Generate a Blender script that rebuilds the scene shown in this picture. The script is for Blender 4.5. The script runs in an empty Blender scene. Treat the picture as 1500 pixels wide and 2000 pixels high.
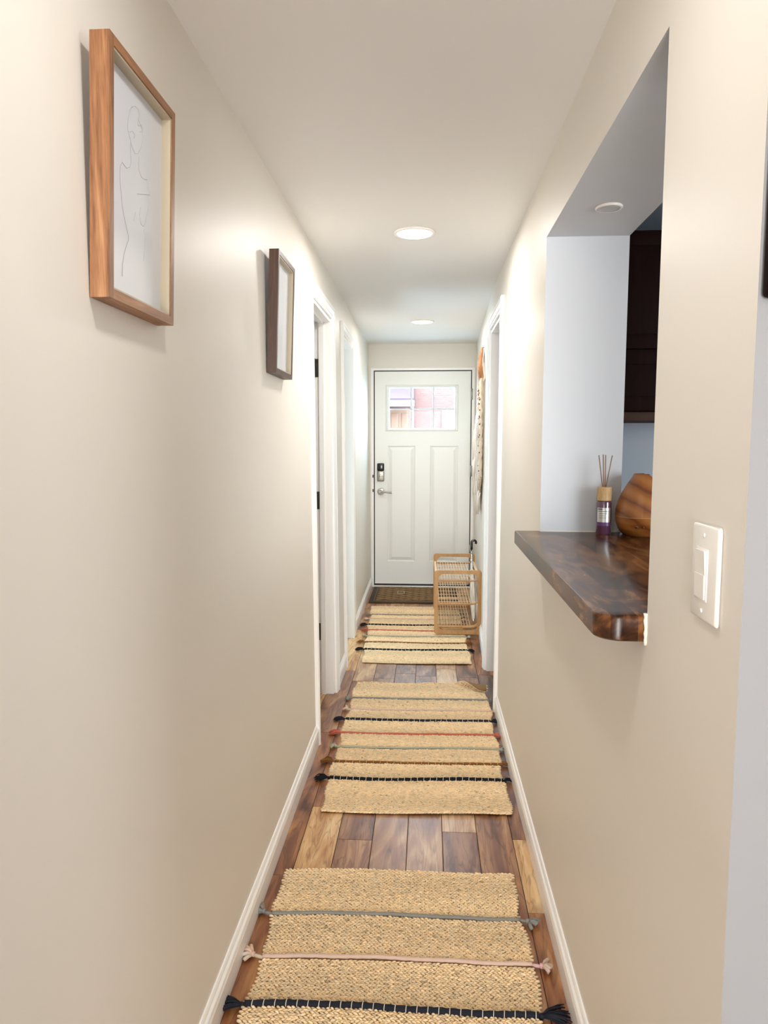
import bpy, bmesh, math, random
import numpy as np
from mathutils import Vector, Matrix

# ------------------------------------------------------------------ camera
sc = bpy.context.scene
COL = sc.collection
CH = 1.405                                   # camera height above the floor
FPX, VX, VY = 1387.0, 835.0, 862.0           # focal length in pixels, vanishing point of the hall
def _basis():
    d = Vector((VX - 750, VY - 1000, FPX)).normalized()
    u = Vector((0, -d.z, d.y)).normalized()
    r = d.cross(u)
    if r.x < 0: r = -r
    return Matrix((r, d, u))                 # camera vector -> world vector
_R = _basis()
cam = bpy.data.cameras.new('camera'); cam_o = bpy.data.objects.new('camera', cam); COL.objects.link(cam_o)
cx, cy, cz = _R.col[0], -_R.col[1], -_R.col[2]
M = Matrix((cx, cy, cz)).transposed().to_4x4(); M.translation = Vector((0, 0, CH))
cam_o.matrix_world = M
cam.sensor_fit = 'VERTICAL'; cam.sensor_height = 36; cam.sensor_width = 27
cam.lens = 36 * FPX / 2000; cam.clip_start = 0.02; cam.clip_end = 200
sc.camera = cam_o

# ------------------------------------------------------------------ world, lights, exposure
w = bpy.data.worlds.new('sky'); sc.world = w; w.use_nodes = True
bg = w.node_tree.nodes['Background']; bg.inputs[0].default_value = (0.56, 0.80, 1.0, 1); bg.inputs[1].default_value = 36.0
def lamp(name, kind, loc, power, color, aim=None, size=None, size_y=None, shape=None, parent=None):
    l = bpy.data.lights.new(name, kind); l.energy = power; l.color = color
    if size is not None and kind == 'AREA':
        l.shape = shape or ('RECTANGLE' if size_y else 'SQUARE'); l.size = size
        if size_y: l.size_y = size_y
    o = bpy.data.objects.new(name, l); COL.objects.link(o); o.location = loc
    if aim is not None:
        o.rotation_euler = (Vector(aim) - Vector(loc)).to_track_quat('-Z', 'Y').to_euler()
    if parent: o.parent = parent
    return o
sun = lamp('sun', 'SUN', (0, -10, 20), 6.0, (1, 0.96, 0.9), aim=(2, 10, 4)); sun.data.angle = 0.02
lamp('daylight_living_room', 'AREA', (-0.02, -3.3, 1.12), 168, (1.0, 0.985, 0.975), aim=(0.05, 1, 1.15), size=0.95, size_y=2.0)
kl = lamp('kitchen_fill', 'AREA', (2.5, 0.2, 1.5), 14.5, (0.92, 0.96, 1.0), aim=(0.5, 2.35, 1.5), size=1.2, size_y=1.2)  # added unseen fill light, beam narrowed to brighten the pass-through reveal
kl.data.spread = math.radians(95)
lamp('daylight_right_room', 'AREA', (2.9, 4.5, 0.9), 16, (0.74, 0.88, 1.0), aim=(0.3, 4.3, 2.0), size=1.4, size_y=1.3)
lamp('daylight_left_room', 'AREA', (-2.9, 4.9, 0.9), 48, (0.62, 0.84, 1.0), aim=(-0.5, 4.9, 2.0), size=1.2, size_y=1.3)
lamp('daylight_left_front_room', 'AREA', (-2.9, 3.2, 1.5), 2, (0.90, 0.94, 1.0), aim=(-0.5, 3.6, 1.2), size=1.2, size_y=1.2)
LAMP_POWER = 9.0
LAMP_COLOR = (1.0, 0.965, 0.92)
vs = sc.view_settings
vs.view_transform = 'Standard'; vs.look = 'None'; vs.gamma = 1; vs.exposure = 0.04; vs.use_curve_mapping = False
cy_ = sc.cycles
cy_.use_denoising = True
try: cy_.denoiser = 'OPENIMAGEDENOISE'
except Exception: pass
cy_.max_bounces = 10; cy_.diffuse_bounces = 7; cy_.glossy_bounces = 4; cy_.transmission_bounces = 6; cy_.transparent_max_bounces = 8
cy_.caustics_reflective = False; cy_.caustics_refractive = False; cy_.sample_clamp_indirect = 6

# ------------------------------------------------------------------ materials
MATS = {}
def mat(name):
    m = bpy.data.materials.new(name); m.use_nodes = True
    nt = m.node_tree; b = nt.nodes['Principled BSDF']
    return m, nt, b
def simple(name, col, rough=0.5, metal=0.0, spec=0.5, bump=0.0, bscale=200.0, var=0.0, vscale=8.0, coat=0.0):
    m, nt, b = mat(name)
    b.inputs['Base Color'].default_value = (*col, 1); b.inputs['Roughness'].default_value = rough
    b.inputs['Metallic'].default_value = metal; b.inputs['Specular IOR Level'].default_value = spec
    b.inputs['Coat Weight'].default_value = coat
    tc = nt.nodes.new('ShaderNodeTexCoord')
    if var:
        n = nt.nodes.new('ShaderNodeTexNoise'); n.inputs['Scale'].default_value = vscale; n.inputs['Detail'].default_value = 4
        nt.links.new(tc.outputs['Object'], n.inputs['Vector'])
        mx = nt.nodes.new('ShaderNodeMix'); mx.data_type = 'RGBA'
        mx.inputs[6].default_value = (*[c * (1 - var) for c in col], 1); mx.inputs[7].default_value = (*[min(1, c * (1 + var)) for c in col], 1)
        nt.links.new(n.outputs['Fac'], mx.inputs[0]); nt.links.new(mx.outputs[2], b.inputs['Base Color'])
    if bump:
        n2 = nt.nodes.new('ShaderNodeTexNoise'); n2.inputs['Scale'].default_value = bscale; n2.inputs['Detail'].default_value = 3
        nt.links.new(tc.outputs['Object'], n2.inputs['Vector'])
        bp = nt.nodes.new('ShaderNodeBump'); bp.inputs['Strength'].default_value = bump; bp.inputs['Distance'].default_value = 0.002
        nt.links.new(n2.outputs['Fac'], bp.inputs['Height']); nt.links.new(bp.outputs['Normal'], b.inputs['Normal'])
    MATS[name] = m
    return m
def ramp(nt, stops):
    r = nt.nodes.new('ShaderNodeValToRGB'); e = r.color_ramp.elements
    while len(e) < len(stops): e.new(0.5)
    for el, (p, c) in zip(e, stops): el.position = p; el.color = (*c, 1)
    return r
def wood(name, stops, axis='z', scale=18, stretch=9, rough=0.45, distort=2.0, coat=0.0, ring=0.0, spec=0.5):
    m, nt, b = mat(name)
    tc = nt.nodes.new('ShaderNodeTexCoord'); mp = nt.nodes.new('ShaderNodeMapping')
    s = [1, 1, 1]; s['xyz'.index(axis)] = 1.0 / stretch
    mp.inputs['Scale'].default_value = s
    nt.links.new(tc.outputs['Object'], mp.inputs['Vector'])
    n = nt.nodes.new('ShaderNodeTexNoise'); n.inputs['Scale'].default_value = scale; n.inputs['Detail'].default_value = 6
    n.inputs['Distortion'].default_value = distort; n.inputs['Roughness'].default_value = 0.6
    nt.links.new(mp.outputs['Vector'], n.inputs['Vector'])
    n2 = nt.nodes.new('ShaderNodeTexNoise'); n2.inputs['Scale'].default_value = scale * 9; n2.inputs['Detail'].default_value = 3
    nt.links.new(mp.outputs['Vector'], n2.inputs['Vector'])
    ma = nt.nodes.new('ShaderNodeMath'); ma.operation = 'MULTIPLY_ADD'; ma.inputs[1].default_value = 0.35; 
    nt.links.new(n2.outputs['Fac'], ma.inputs[0]); 
    m2 = nt.nodes.new('ShaderNodeMath'); m2.operation = 'MULTIPLY_ADD'; m2.inputs[1].default_value = 0.9; m2.inputs[2].default_value = -0.12
    nt.links.new(n.outputs['Fac'], m2.inputs[0]); nt.links.new(m2.outputs[0], ma.inputs[2])
    r = ramp(nt, stops); nt.links.new(ma.outputs[0], r.inputs[0]); nt.links.new(r.outputs[0], b.inputs['Base Color'])
    b.inputs['Roughness'].default_value = rough; b.inputs['Coat Weight'].default_value = coat; b.inputs['Coat Roughness'].default_value = 0.12
    b.inputs['Specular IOR Level'].default_value = spec
    bp = nt.nodes.new('ShaderNodeBump'); bp.inputs['Strength'].default_value = 0.15; bp.inputs['Distance'].default_value = 0.001
    nt.links.new(ma.outputs[0], bp.inputs['Height']); nt.links.new(bp.outputs['Normal'], b.inputs['Normal'])
    MATS[name] = m
    return m
def attr_mat(name, rough=0.8, spec=0.3, bump=0.0, fuzz=0.0):
    m, nt, b = mat(name)
    a = nt.nodes.new('ShaderNodeAttribute'); a.attribute_name = 'tint'
    nt.links.new(a.outputs['Color'], b.inputs['Base Color'])
    b.inputs['Roughness'].default_value = rough; b.inputs['Specular IOR Level'].default_value = spec
    if bump:
        tc = nt.nodes.new('ShaderNodeTexCoord'); n = nt.nodes.new('ShaderNodeTexNoise'); n.inputs['Scale'].default_value = 900
        nt.links.new(tc.outputs['Object'], n.inputs['Vector'])
        bp = nt.nodes.new('ShaderNodeBump'); bp.inputs['Strength'].default_value = bump; bp.inputs['Distance'].default_value = 0.001
        nt.links.new(n.outputs['Fac'], bp.inputs['Height']); nt.links.new(bp.outputs['Normal'], b.inputs['Normal'])
    MATS[name] = m
    return m

paint = simple('cream_paint', (0.765, 0.735, 0.675), rough=0.45, spec=0.25, bump=0.12, bscale=60, var=0.015, vscale=2)
ceil_paint = simple('ceiling_paint', (0.78, 0.78, 0.77), rough=0.55, spec=0.35, bump=0.08, bscale=80)
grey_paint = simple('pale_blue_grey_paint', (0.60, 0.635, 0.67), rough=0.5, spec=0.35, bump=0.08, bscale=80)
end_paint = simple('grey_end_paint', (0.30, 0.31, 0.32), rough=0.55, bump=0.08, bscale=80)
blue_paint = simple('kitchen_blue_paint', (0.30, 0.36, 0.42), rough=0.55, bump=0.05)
trim_white = simple('white_trim_paint', (0.90, 0.90, 0.89), rough=0.28, spec=0.5, bump=0.02, bscale=120)
door_white = simple('white_door_paint', (0.80, 0.82, 0.80), rough=0.35, spec=0.5, bump=0.03, bscale=300)
plastic_white = simple('white_plastic', (0.86, 0.84, 0.80), rough=0.25)
black_rubber = simple('black_rubber', (0.012, 0.012, 0.013), rough=0.5)
black_gloss = simple('black_gloss', (0.008, 0.008, 0.009), rough=0.15)
nickel = simple('satin_nickel', (0.36, 0.34, 0.31), rough=0.32, metal=1.0, bump=0.02)
steel = simple('dark_steel', (0.08, 0.075, 0.07), rough=0.45, metal=0.8)
silver = simple('silver_foil', (0.62, 0.64, 0.62), rough=0.28, metal=0.8)
paper = simple('white_paper', (0.67, 0.71, 0.78), rough=0.6, coat=1.0)
MATS['white_paper'].node_tree.nodes['Principled BSDF'].inputs['Coat Roughness'].default_value = 0.02
pencil = simple('pencil_line', (0.50, 0.51, 0.54), rough=0.8)
gold = simple('champagne_fillet', (0.46, 0.40, 0.29), rough=0.35)
oak = wood('walnut_frame', [(0.25, (0.10, 0.036, 0.013)), (0.42, (0.22, 0.092, 0.036)), (0.58, (0.32, 0.148, 0.060)), (0.8, (0.50, 0.27, 0.13))], axis='z', scale=36, stretch=14, rough=0.45)
oak_h = wood('walnut_frame_rail', [(0.25, (0.10, 0.036, 0.013)), (0.42, (0.22, 0.092, 0.036)), (0.58, (0.32, 0.148, 0.060)), (0.8, (0.50, 0.27, 0.13))], axis='y', scale=26, stretch=12, rough=0.45)
shaded_oak = wood('shaded_walnut_frame', [(0.25, (0.028, 0.010, 0.005)), (0.5, (0.060, 0.024, 0.011)), (0.78, (0.12, 0.050, 0.024))], axis='z', scale=36, stretch=14, rough=0.45)  # shaded copies of the frame walnut: shade darkened into the colour
shaded_oak_h = wood('shaded_walnut_frame_rail', [(0.25, (0.028, 0.010, 0.005)), (0.5, (0.060, 0.024, 0.011)), (0.78, (0.12, 0.050, 0.024))], axis='y', scale=26, stretch=12, rough=0.45)
bamboo = wood('bamboo', [(0.2, (0.30, 0.145, 0.05)), (0.5, (0.44, 0.235, 0.085)), (0.8, (0.56, 0.33, 0.14))], axis='z', scale=30, stretch=10, rough=0.4)
bamboo_pale = simple('pale_bamboo', (0.68, 0.50, 0.30), rough=0.45, var=0.15, vscale=20)
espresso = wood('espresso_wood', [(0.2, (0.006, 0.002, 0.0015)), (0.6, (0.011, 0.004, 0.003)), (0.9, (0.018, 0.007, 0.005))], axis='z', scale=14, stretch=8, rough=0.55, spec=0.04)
espresso_rail = simple('espresso_rail', (0.040, 0.018, 0.010), rough=0.5, spec=0.2)
cap_wood = wood('pale_cap_wood', [(0.25, (0.42, 0.25, 0.10)), (0.5, (0.58, 0.38, 0.17)), (0.8, (0.70, 0.50, 0.27))], axis='z', scale=60, stretch=3, rough=0.5)
reed_mat = simple('brown_reed', (0.30, 0.17, 0.10), rough=0.7)
caulk = simple('white_caulk', (0.82, 0.78, 0.70), rough=0.6, bump=0.3, bscale=150)
jute_base = simple('jute_backing', (0.23, 0.145, 0.066), rough=0.95)
jute = attr_mat('jute_braid', rough=0.78, spec=0.25)
yarn = attr_mat('cotton_yarn', rough=0.9, spec=0.15, bump=0.4)
macrame_m = attr_mat('macrame_cord', rough=0.9, spec=0.15, bump=0.3)
mat_rubber = simple('doormat_rubber', (0.035, 0.022, 0.014), rough=0.75, bump=0.3, bscale=300)
mat_fibre = simple('doormat_fibre', (0.20, 0.125, 0.06), rough=0.95, bump=0.6, bscale=500, var=0.3, vscale=60)
canopy_m = simple('folded_umbrella_cloth', (0.74, 0.72, 0.65), rough=0.5, var=0.12, vscale=30)
concrete = simple('outdoor_concrete', (0.26, 0.26, 0.255), rough=0.9, var=0.08, vscale=1)
def glass_mat():
    m = bpy.data.materials.new('window_glass'); m.use_nodes = True; nt = m.node_tree; nt.nodes.clear()
    out = nt.nodes.new('ShaderNodeOutputMaterial'); mx = nt.nodes.new('ShaderNodeMixShader')
    fr = nt.nodes.new('ShaderNodeFresnel'); fr.inputs[0].default_value = 1.12
    tr = nt.nodes.new('ShaderNodeBsdfTransparent'); tr.inputs[0].default_value = (0.96, 0.98, 0.98, 1)
    gl = nt.nodes.new('ShaderNodeBsdfGlossy'); gl.inputs['Roughness'].default_value = 0.02
    nt.links.new(fr.outputs[0], mx.inputs[0]); nt.links.new(tr.outputs[0], mx.inputs[1]); nt.links.new(gl.outputs[0], mx.inputs[2])
    nt.links.new(mx.outputs[0], out.inputs[0]); MATS['window_glass'] = m
    return m
glass = glass_mat()
def emit(name, col, strength):
    m, nt, b = mat(name); b.inputs['Base Color'].default_value = (0.8, 0.8, 0.78, 1)
    b.inputs['Emission Color'].default_value = (*col, 1); b.inputs['Emission Strength'].default_value = strength
    MATS[name] = m; return m
lamp_glow = emit('lamp_diffuser', (1.0, 0.93, 0.82), 5.0)
def purple_glass():
    m, nt, b = mat('purple_liquid_glass'); b.inputs['Base Color'].default_value = (0.11, 0.045, 0.085, 1)
    b.inputs['Roughness'].default_value = 0.08; b.inputs['Coat Weight'].default_value = 1; MATS['purple_liquid_glass'] = m; return m
purple = purple_glass()
purple_band = simple('violet_label_band', (0.14, 0.05, 0.20), rough=0.3)
ink = simple('grey_ink', (0.14, 0.13, 0.15), rough=0.6)

def floor_material():
    m, nt, b = mat('acacia_planks')
    a = nt.nodes.new('ShaderNodeAttribute'); a.attribute_name = 'tint'          # per plank: warm / tone / seed
    sep = nt.nodes.new('ShaderNodeSeparateColor'); nt.links.new(a.outputs['Color'], sep.inputs[0])
    tc = nt.nodes.new('ShaderNodeTexCoord')
    off = nt.nodes.new('ShaderNodeCombineXYZ')
    mm = nt.nodes.new('ShaderNodeMath'); mm.operation = 'MULTIPLY'; mm.inputs[1].default_value = 37.0
    nt.links.new(sep.outputs[2], mm.inputs[0])
    nt.links.new(mm.outputs[0], off.inputs[0]); nt.links.new(mm.outputs[0], off.inputs[2])
    add = nt.nodes.new('ShaderNodeVectorMath'); add.operation = 'ADD'
    nt.links.new(tc.outputs['Object'], add.inputs[0]); nt.links.new(off.outputs[0], add.inputs[1])
    mp = nt.nodes.new('ShaderNodeMapping'); mp.inputs['Scale'].default_value = (1, 0.22, 1); nt.links.new(add.outputs[0], mp.inputs[0])
    n = nt.nodes.new('ShaderNodeTexNoise'); n.inputs['Scale'].default_value = 11; n.inputs['Detail'].default_value = 5; n.inputs['Distortion'].default_value = 1.6
    nt.links.new(mp.outputs[0], n.inputs['Vector'])
    mp2 = nt.nodes.new('ShaderNodeMapping'); mp2.inputs['Scale'].default_value = (1, 0.05, 1); nt.links.new(add.outputs[0], mp2.inputs[0])
    n2 = nt.nodes.new('ShaderNodeTexNoise'); n2.inputs['Scale'].default_value = 130; n2.inputs['Detail'].default_value = 3
    nt.links.new(mp2.outputs[0], n2.inputs['Vector'])
    vn = nt.nodes.new('ShaderNodeTexNoise'); vn.inputs['Scale'].default_value = 16; vn.inputs['Detail'].default_value = 2; vn.inputs['Distortion'].default_value = 2.2
    mp3 = nt.nodes.new('ShaderNodeMapping'); mp3.inputs['Scale'].default_value = (1, 0.10, 1); mp3.inputs['Location'].default_value = (3, 1, 7); nt.links.new(add.outputs[0], mp3.inputs[0])
    nt.links.new(mp3.outputs[0], vn.inputs['Vector'])
    vr = ramp(nt, [(0.0, (1, 1, 1)), (0.455, (1, 1, 1)), (0.495, (0.62, 0.58, 0.55)), (0.53, (1, 1, 1)), (0.66, (1, 1, 1)), (0.72, (0.72, 0.68, 0.64))]); nt.links.new(vn.outputs['Fac'], vr.inputs[0])
    # tone: plank tone + heartwood figure + fine grain
    t1 = nt.nodes.new('ShaderNodeMath'); t1.operation = 'MULTIPLY_ADD'; t1.inputs[1].default_value = 1.55
    nt.links.new(n.outputs['Fac'], t1.inputs[0])
    t0 = nt.nodes.new('ShaderNodeMath'); t0.operation = 'SUBTRACT'; t0.inputs[1].default_value = 0.56 + 0.20 + 0.17; nt.links.new(sep.outputs[1], t0.inputs[0])
    nt.links.new(t0.outputs[0], t1.inputs[2])
    t2 = nt.nodes.new('ShaderNodeMath'); t2.operation = 'MULTIPLY_ADD'; t2.inputs[1].default_value = 0.18
    nt.links.new(n2.outputs['Fac'], t2.inputs[0]); nt.links.new(t1.outputs[0], t2.inputs[2])
    cool = ramp(nt, [(0.0, (0.055, 0.024, 0.012)), (0.3, (0.175, 0.080, 0.042)), (0.55, (0.30, 0.160, 0.088)), (0.8, (0.48, 0.31, 0.18)), (1.0, (0.63, 0.44, 0.27))])
    warm = ramp(nt, [(0.0, (0.06, 0.02, 0.008)), (0.3, (0.24, 0.085, 0.03)), (0.55, (0.40, 0.185, 0.065)), (0.8, (0.60, 0.36, 0.15)), (1.0, (0.72, 0.50, 0.26))])
    nt.links.new(t2.outputs[0], cool.inputs[0]); nt.links.new(t2.outputs[0], warm.inputs[0])
    mx = nt.nodes.new('ShaderNodeMix'); mx.data_type = 'RGBA'
    nt.links.new(sep.outputs[0], mx.inputs[0]); nt.links.new(cool.outputs[0], mx.inputs[6]); nt.links.new(warm.outputs[0], mx.inputs[7])
    mv = nt.nodes.new('ShaderNodeMix'); mv.data_type = 'RGBA'; mv.blend_type = 'MULTIPLY'; mv.inputs[0].default_value = 1.0
    nt.links.new(mx.outputs[2], mv.inputs[6]); nt.links.new(vr.outputs[0], mv.inputs[7])
    nt.links.new(mv.outputs[2], b.inputs['Base Color'])
    b.inputs['Roughness'].default_value = 0.34; b.inputs['Specular IOR Level'].default_value = 0.38
    bp = nt.nodes.new('ShaderNodeBump'); bp.inputs['Strength'].default_value = 0.06; bp.inputs['Distance'].default_value = 0.001
    nt.links.new(n2.outputs['Fac'], bp.inputs['Height']); nt.links.new(bp.outputs['Normal'], b.inputs['Normal'])
    return m
floor_m = floor_material()
groove = simple('dark_groove', (0.03, 0.015, 0.008), rough=0.8)

def counter_material():
    m, nt, b = mat('walnut_block_counter')
    tc = nt.nodes.new('ShaderNodeTexCoord')
    br = nt.nodes.new('ShaderNodeTexBrick'); br.inputs['Scale'].default_value = 1.0
    br.inputs['Mortar Size'].default_value = 0.0; br.inputs['Brick Width'].default_value = 0.22; br.inputs['Row Height'].default_value = 0.045
    br.inputs['Color1'].default_value = (0, 0, 0, 1); br.inputs['Color2'].default_value = (1, 1, 1, 1); br.inputs['Bias'].default_value = 0
    mp = nt.nodes.new('ShaderNodeMapping'); mp.inputs['Rotation'].default_value = (0, 0, math.radians(90)); nt.links.new(tc.outputs['Object'], mp.inputs[0])
    nt.links.new(mp.outputs[0], br.inputs['Vector'])
    mp2 = nt.nodes.new('ShaderNodeMapping'); mp2.inputs['Scale'].default_value = (1, 0.3, 1); nt.links.new(tc.outputs['Object'], mp2.inputs[0])
    n = nt.nodes.new('ShaderNodeTexNoise'); n.inputs['Scale'].default_value = 16; n.inputs['Detail'].default_value = 6; n.inputs['Distortion'].default_value = 2.5
    nt.links.new(mp2.outputs[0], n.inputs['Vector'])
    ad = nt.nodes.new('ShaderNodeMath'); ad.operation = 'MULTIPLY_ADD'; ad.inputs[1].default_value = 0.28
    sp = nt.nodes.new('ShaderNodeSeparateColor'); nt.links.new(br.outputs['Color'], sp.inputs[0]); nt.links.new(sp.outputs[0], ad.inputs[0])
    n_s = nt.nodes.new('ShaderNodeMath'); n_s.operation = 'MULTIPLY_ADD'; n_s.inputs[1].default_value = 0.9; n_s.inputs[2].default_value = -0.12
    nt.links.new(n.outputs['Fac'], n_s.inputs[0]); nt.links.new(n_s.outputs[0], ad.inputs[2])
    r = ramp(nt, [(0.25, (0.014, 0.005, 0.002)), (0.44, (0.055, 0.020, 0.008)), (0.60, (0.16, 0.064, 0.021)), (0.85, (0.31, 0.135, 0.042))])
    nt.links.new(ad.outputs[0], r.inputs[0]); nt.links.new(r.outputs[0], b.inputs['Base Color'])
    b.inputs['Roughness'].default_value = 0.24; b.inputs['Specular IOR Level'].default_value = 0.22; b.inputs['Coat Weight'].default_value = 0.06; b.inputs['Coat Roughness'].default_value = 0.10
    return m
counter_m = counter_material()

def diffuser_wood():
    m, nt, b = mat('printed_wood_grain')
    tc = nt.nodes.new('ShaderNodeTexCoord'); mp = nt.nodes.new('ShaderNodeMapping')
    mp.inputs['Location'].default_value = (0.10, 0.16, 0.02); mp.inputs['Scale'].default_value = (1, 1.0, 1.15)
    nt.links.new(tc.outputs['Object'], mp.inputs[0])
    wv = nt.nodes.new('ShaderNodeTexWave'); wv.wave_type = 'RINGS'; wv.rings_direction = 'Y'
    wv.inputs['Scale'].default_value = 5.5; wv.inputs['Distortion'].default_value = 3.5; wv.inputs['Detail'].default_value = 3; wv.inputs['Detail Scale'].default_value = 0.9
    nt.links.new(mp.outputs[0], wv.inputs['Vector'])
    r = ramp(nt, [(0.0, (0.17, 0.048, 0.009)), (0.15, (0.29, 0.092, 0.017)), (0.6, (0.36, 0.125, 0.025)), (1.0, (0.42, 0.165, 0.040))])
    nt.links.new(wv.outputs['Fac'], r.inputs[0]); nt.links.new(r.outputs[0], b.inputs['Base Color'])
    b.inputs['Roughness'].default_value = 0.4; b.inputs['Coat Weight'].default_value = 0.3
    return m
diff_m = diffuser_wood()

def brick_material(name, c1, c2, mortar, bw=0.22, rh=0.075):
    m, nt, b = mat(name)
    tc = nt.nodes.new('ShaderNodeTexCoord'); mp = nt.nodes.new('ShaderNodeMapping'); mp.inputs['Rotation'].default_value = (math.radians(90), 0, 0)
    nt.links.new(tc.outputs['Object'], mp.inputs[0])
    br = nt.nodes.new('ShaderNodeTexBrick'); br.inputs['Scale'].default_value = 1; br.inputs['Brick Width'].default_value = bw
    br.inputs['Row Height'].default_value = rh; br.inputs['Mortar Size'].default_value = 0.008
    br.inputs['Color1'].default_value = (*c1, 1); br.inputs['Color2'].default_value = (*c2, 1); br.inputs['Mortar'].default_value = (*mortar, 1)
    nt.links.new(mp.outputs[0], br.inputs['Vector']); nt.links.new(br.outputs['Color'], b.inputs['Base Color'])
    b.inputs['Roughness'].default_value = 0.9
    return m
brick_m = brick_material('pale_red_brick', (0.078, 0.0290, 0.0215), (0.066, 0.0225, 0.0165), (0.080, 0.038, 0.029))
shingle_m = brick_material('mauve_shingles', (0.032, 0.0115, 0.0165), (0.0265, 0.0095, 0.0145), (0.021, 0.0075, 0.0115), bw=0.30, rh=0.12)

# ------------------------------------------------------------------ mesh helpers
class MB:
    def __init__(s): s.v = []; s.f = []; s.mi = []; s.sm = []
    def add(s, verts, faces, mi=0, smooth=False):
        o = len(s.v); s.v += [tuple(p) for p in verts]
        for f in faces: s.f.append(tuple(i + o for i in f)); s.mi.append(mi); s.sm.append(smooth)
        return o
    def box(s, a, b, mi=0):
        x0, y0, z0 = a; x1, y1, z1 = b
        s.add([(x0,y0,z0),(x1,y0,z0),(x1,y1,z0),(x0,y1,z0),(x0,y0,z1),(x1,y0,z1),(x1,y1,z1),(x0,y1,z1)],
              [(0,3,2,1),(4,5,6,7),(0,1,5,4),(1,2,6,5),(2,3,7,6),(3,0,4,7)], mi)
    def hexa(s, p, mi=0):
        s.add(p, [(0,3,2,1),(4,5,6,7),(0,1,5,4),(1,2,6,5),(2,3,7,6),(3,0,4,7)], mi)
    def rbox(s, a, b, r=0.004, seg=2, mi=0, smooth=True):
        bm = bmesh.new(); bmesh.ops.create_cube(bm, size=1)
        for v in bm.verts:
            v.co = Vector(((a[i] + b[i]) / 2 + v.co[i] * (b[i] - a[i]) for i in range(3)))
        bmesh.ops.bevel(bm, geom=bm.edges[:], offset=r, segments=seg, profile=0.5, affect='EDGES')
        bm.verts.index_update()
        s.add([v.co[:] for v in bm.verts], [[v.index for v in f.verts] for f in bm.faces], mi, smooth); bm.free()
    def tube(s, pts, r, n=8, mi=0, closed=False, caps=True, smooth=True):
        P = [Vector(p) for p in pts]; N = len(P)
        rs = r if isinstance(r, (list, tuple)) else [r] * N
        up = None; rings = []
        for i, p in enumerate(P):
            if closed: t = P[(i + 1) % N] - P[i - 1]
            else: t = P[min(i + 1, N - 1)] - P[max(i - 1, 0)]
            if t.length < 1e-9: t = Vector((0, 0, 1))
            t.normalize()
            if up is None:
                up = Vector((0, 0, 1)) if abs(t.z) < 0.9 else Vector((1, 0, 0))
            up = (up - t * up.dot(t))
            if up.length < 1e-6: up = t.orthogonal()
            up.normalize(); sd = t.cross(up)
            rings.append([p + (up * math.cos(2 * math.pi * k / n) + sd * math.sin(2 * math.pi * k / n)) * rs[i] for k in range(n)])
        V = [q for rg in rings for q in rg]; F = []
        for i in range(N if closed else N - 1):
            j = (i + 1) % N
            for k in range(n):
                F.append((i * n + k, i * n + (k + 1) % n, j * n + (k + 1) % n, j * n + k))
        if caps and not closed:
            F.append(tuple(range(n - 1, -1, -1))); F.append(tuple((N - 1) * n + k for k in range(n)))
        s.add(V, F, mi, smooth)
    def lathe(s, prof, c, n=24, axis='z', mi=0, smooth=True, sx=1, sy=1):
        # prof: (radius, height)
        V = []; F = []
        for (r, h) in prof:
            for k in range(n):
                a = 2 * math.pi * k / n; p = [r * math.cos(a) * sx, r * math.sin(a) * sy, h]
                if axis == 'y': p = [p[0], h, p[1]]
                if axis == 'x': p = [h, p[0], p[1]]
                V.append((c[0] + p[0], c[1] + p[1], c[2] + p[2]))
        m = len(prof)
        for i in range(m - 1):
            for k in range(n):
                F.append((i * n + k, i * n + (k + 1) % n, (i + 1) * n + (k + 1) % n, (i + 1) * n + k))
        F.append(tuple(range(n - 1, -1, -1))); F.append(tuple((m - 1) * n + k for k in range(n)))
        s.add(V, F, mi, smooth)
    def build(s, name, mats, parent=None, tint=None, auto=False):
        me = bpy.data.meshes.new(name)
        me.from_pydata(s.v, [], s.f)
        for m in (mats if isinstance(mats, (list, tuple)) else [mats]): me.materials.append(m)
        me.polygons.foreach_set('material_index', s.mi); me.polygons.foreach_set('use_smooth', s.sm)
        if tint is not None:
            a = me.color_attributes.new('tint', 'FLOAT_COLOR', 'POINT')
            arr = np.ones((len(s.v), 4), np.float32); arr[:, :3] = tint; a.data.foreach_set('color', arr.ravel())
        me.update()
        bm = bmesh.new(); bm.from_mesh(me); bmesh.ops.recalc_face_normals(bm, faces=bm.faces); bm.to_mesh(me); bm.free()
        if auto:
            try: me.set_sharp_from_angle(angle=math.radians(38))
            except Exception: pass
        o = bpy.data.objects.new(name, me); COL.objects.link(o)
        if parent is not None:
            o.parent = parent; o.matrix_parent_inverse = Matrix.Translation(-parent.location)
        return o
def np_build(name, V, F, m, parent=None, tint=None, smooth=True):
    me = bpy.data.meshes.new(name); nF = len(F)
    me.vertices.add(len(V)); me.vertices.foreach_set('co', np.asarray(V, np.float32).ravel())
    k = F.shape[1]
    me.loops.add(nF * k); me.loops.foreach_set('vertex_index', F.astype(np.int32).ravel())
    me.polygons.add(nF); me.polygons.foreach_set('loop_start', np.arange(0, nF * k, k, dtype=np.int32))
    me.polygons.foreach_set('use_smooth', np.full(nF, smooth))
    me.materials.append(m); me.update(calc_edges=True); me.validate()
    if tint is not None:
        a = me.color_attributes.new('tint', 'FLOAT_COLOR', 'POINT')
        arr = np.ones((len(V), 4), np.float32); arr[:, :3] = tint; a.data.foreach_set('color', arr.ravel())
    o = bpy.data.objects.new(name, me); COL.objects.link(o)
    if parent is not None:
        o.parent = parent; o.matrix_parent_inverse = Matrix.Translation(-parent.location)
    return o
def struct(o, label=None, cat=None):
    o['kind'] = 'structure'
    if label: o['label'] = label
    if cat: o['category'] = cat
    return o
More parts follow.
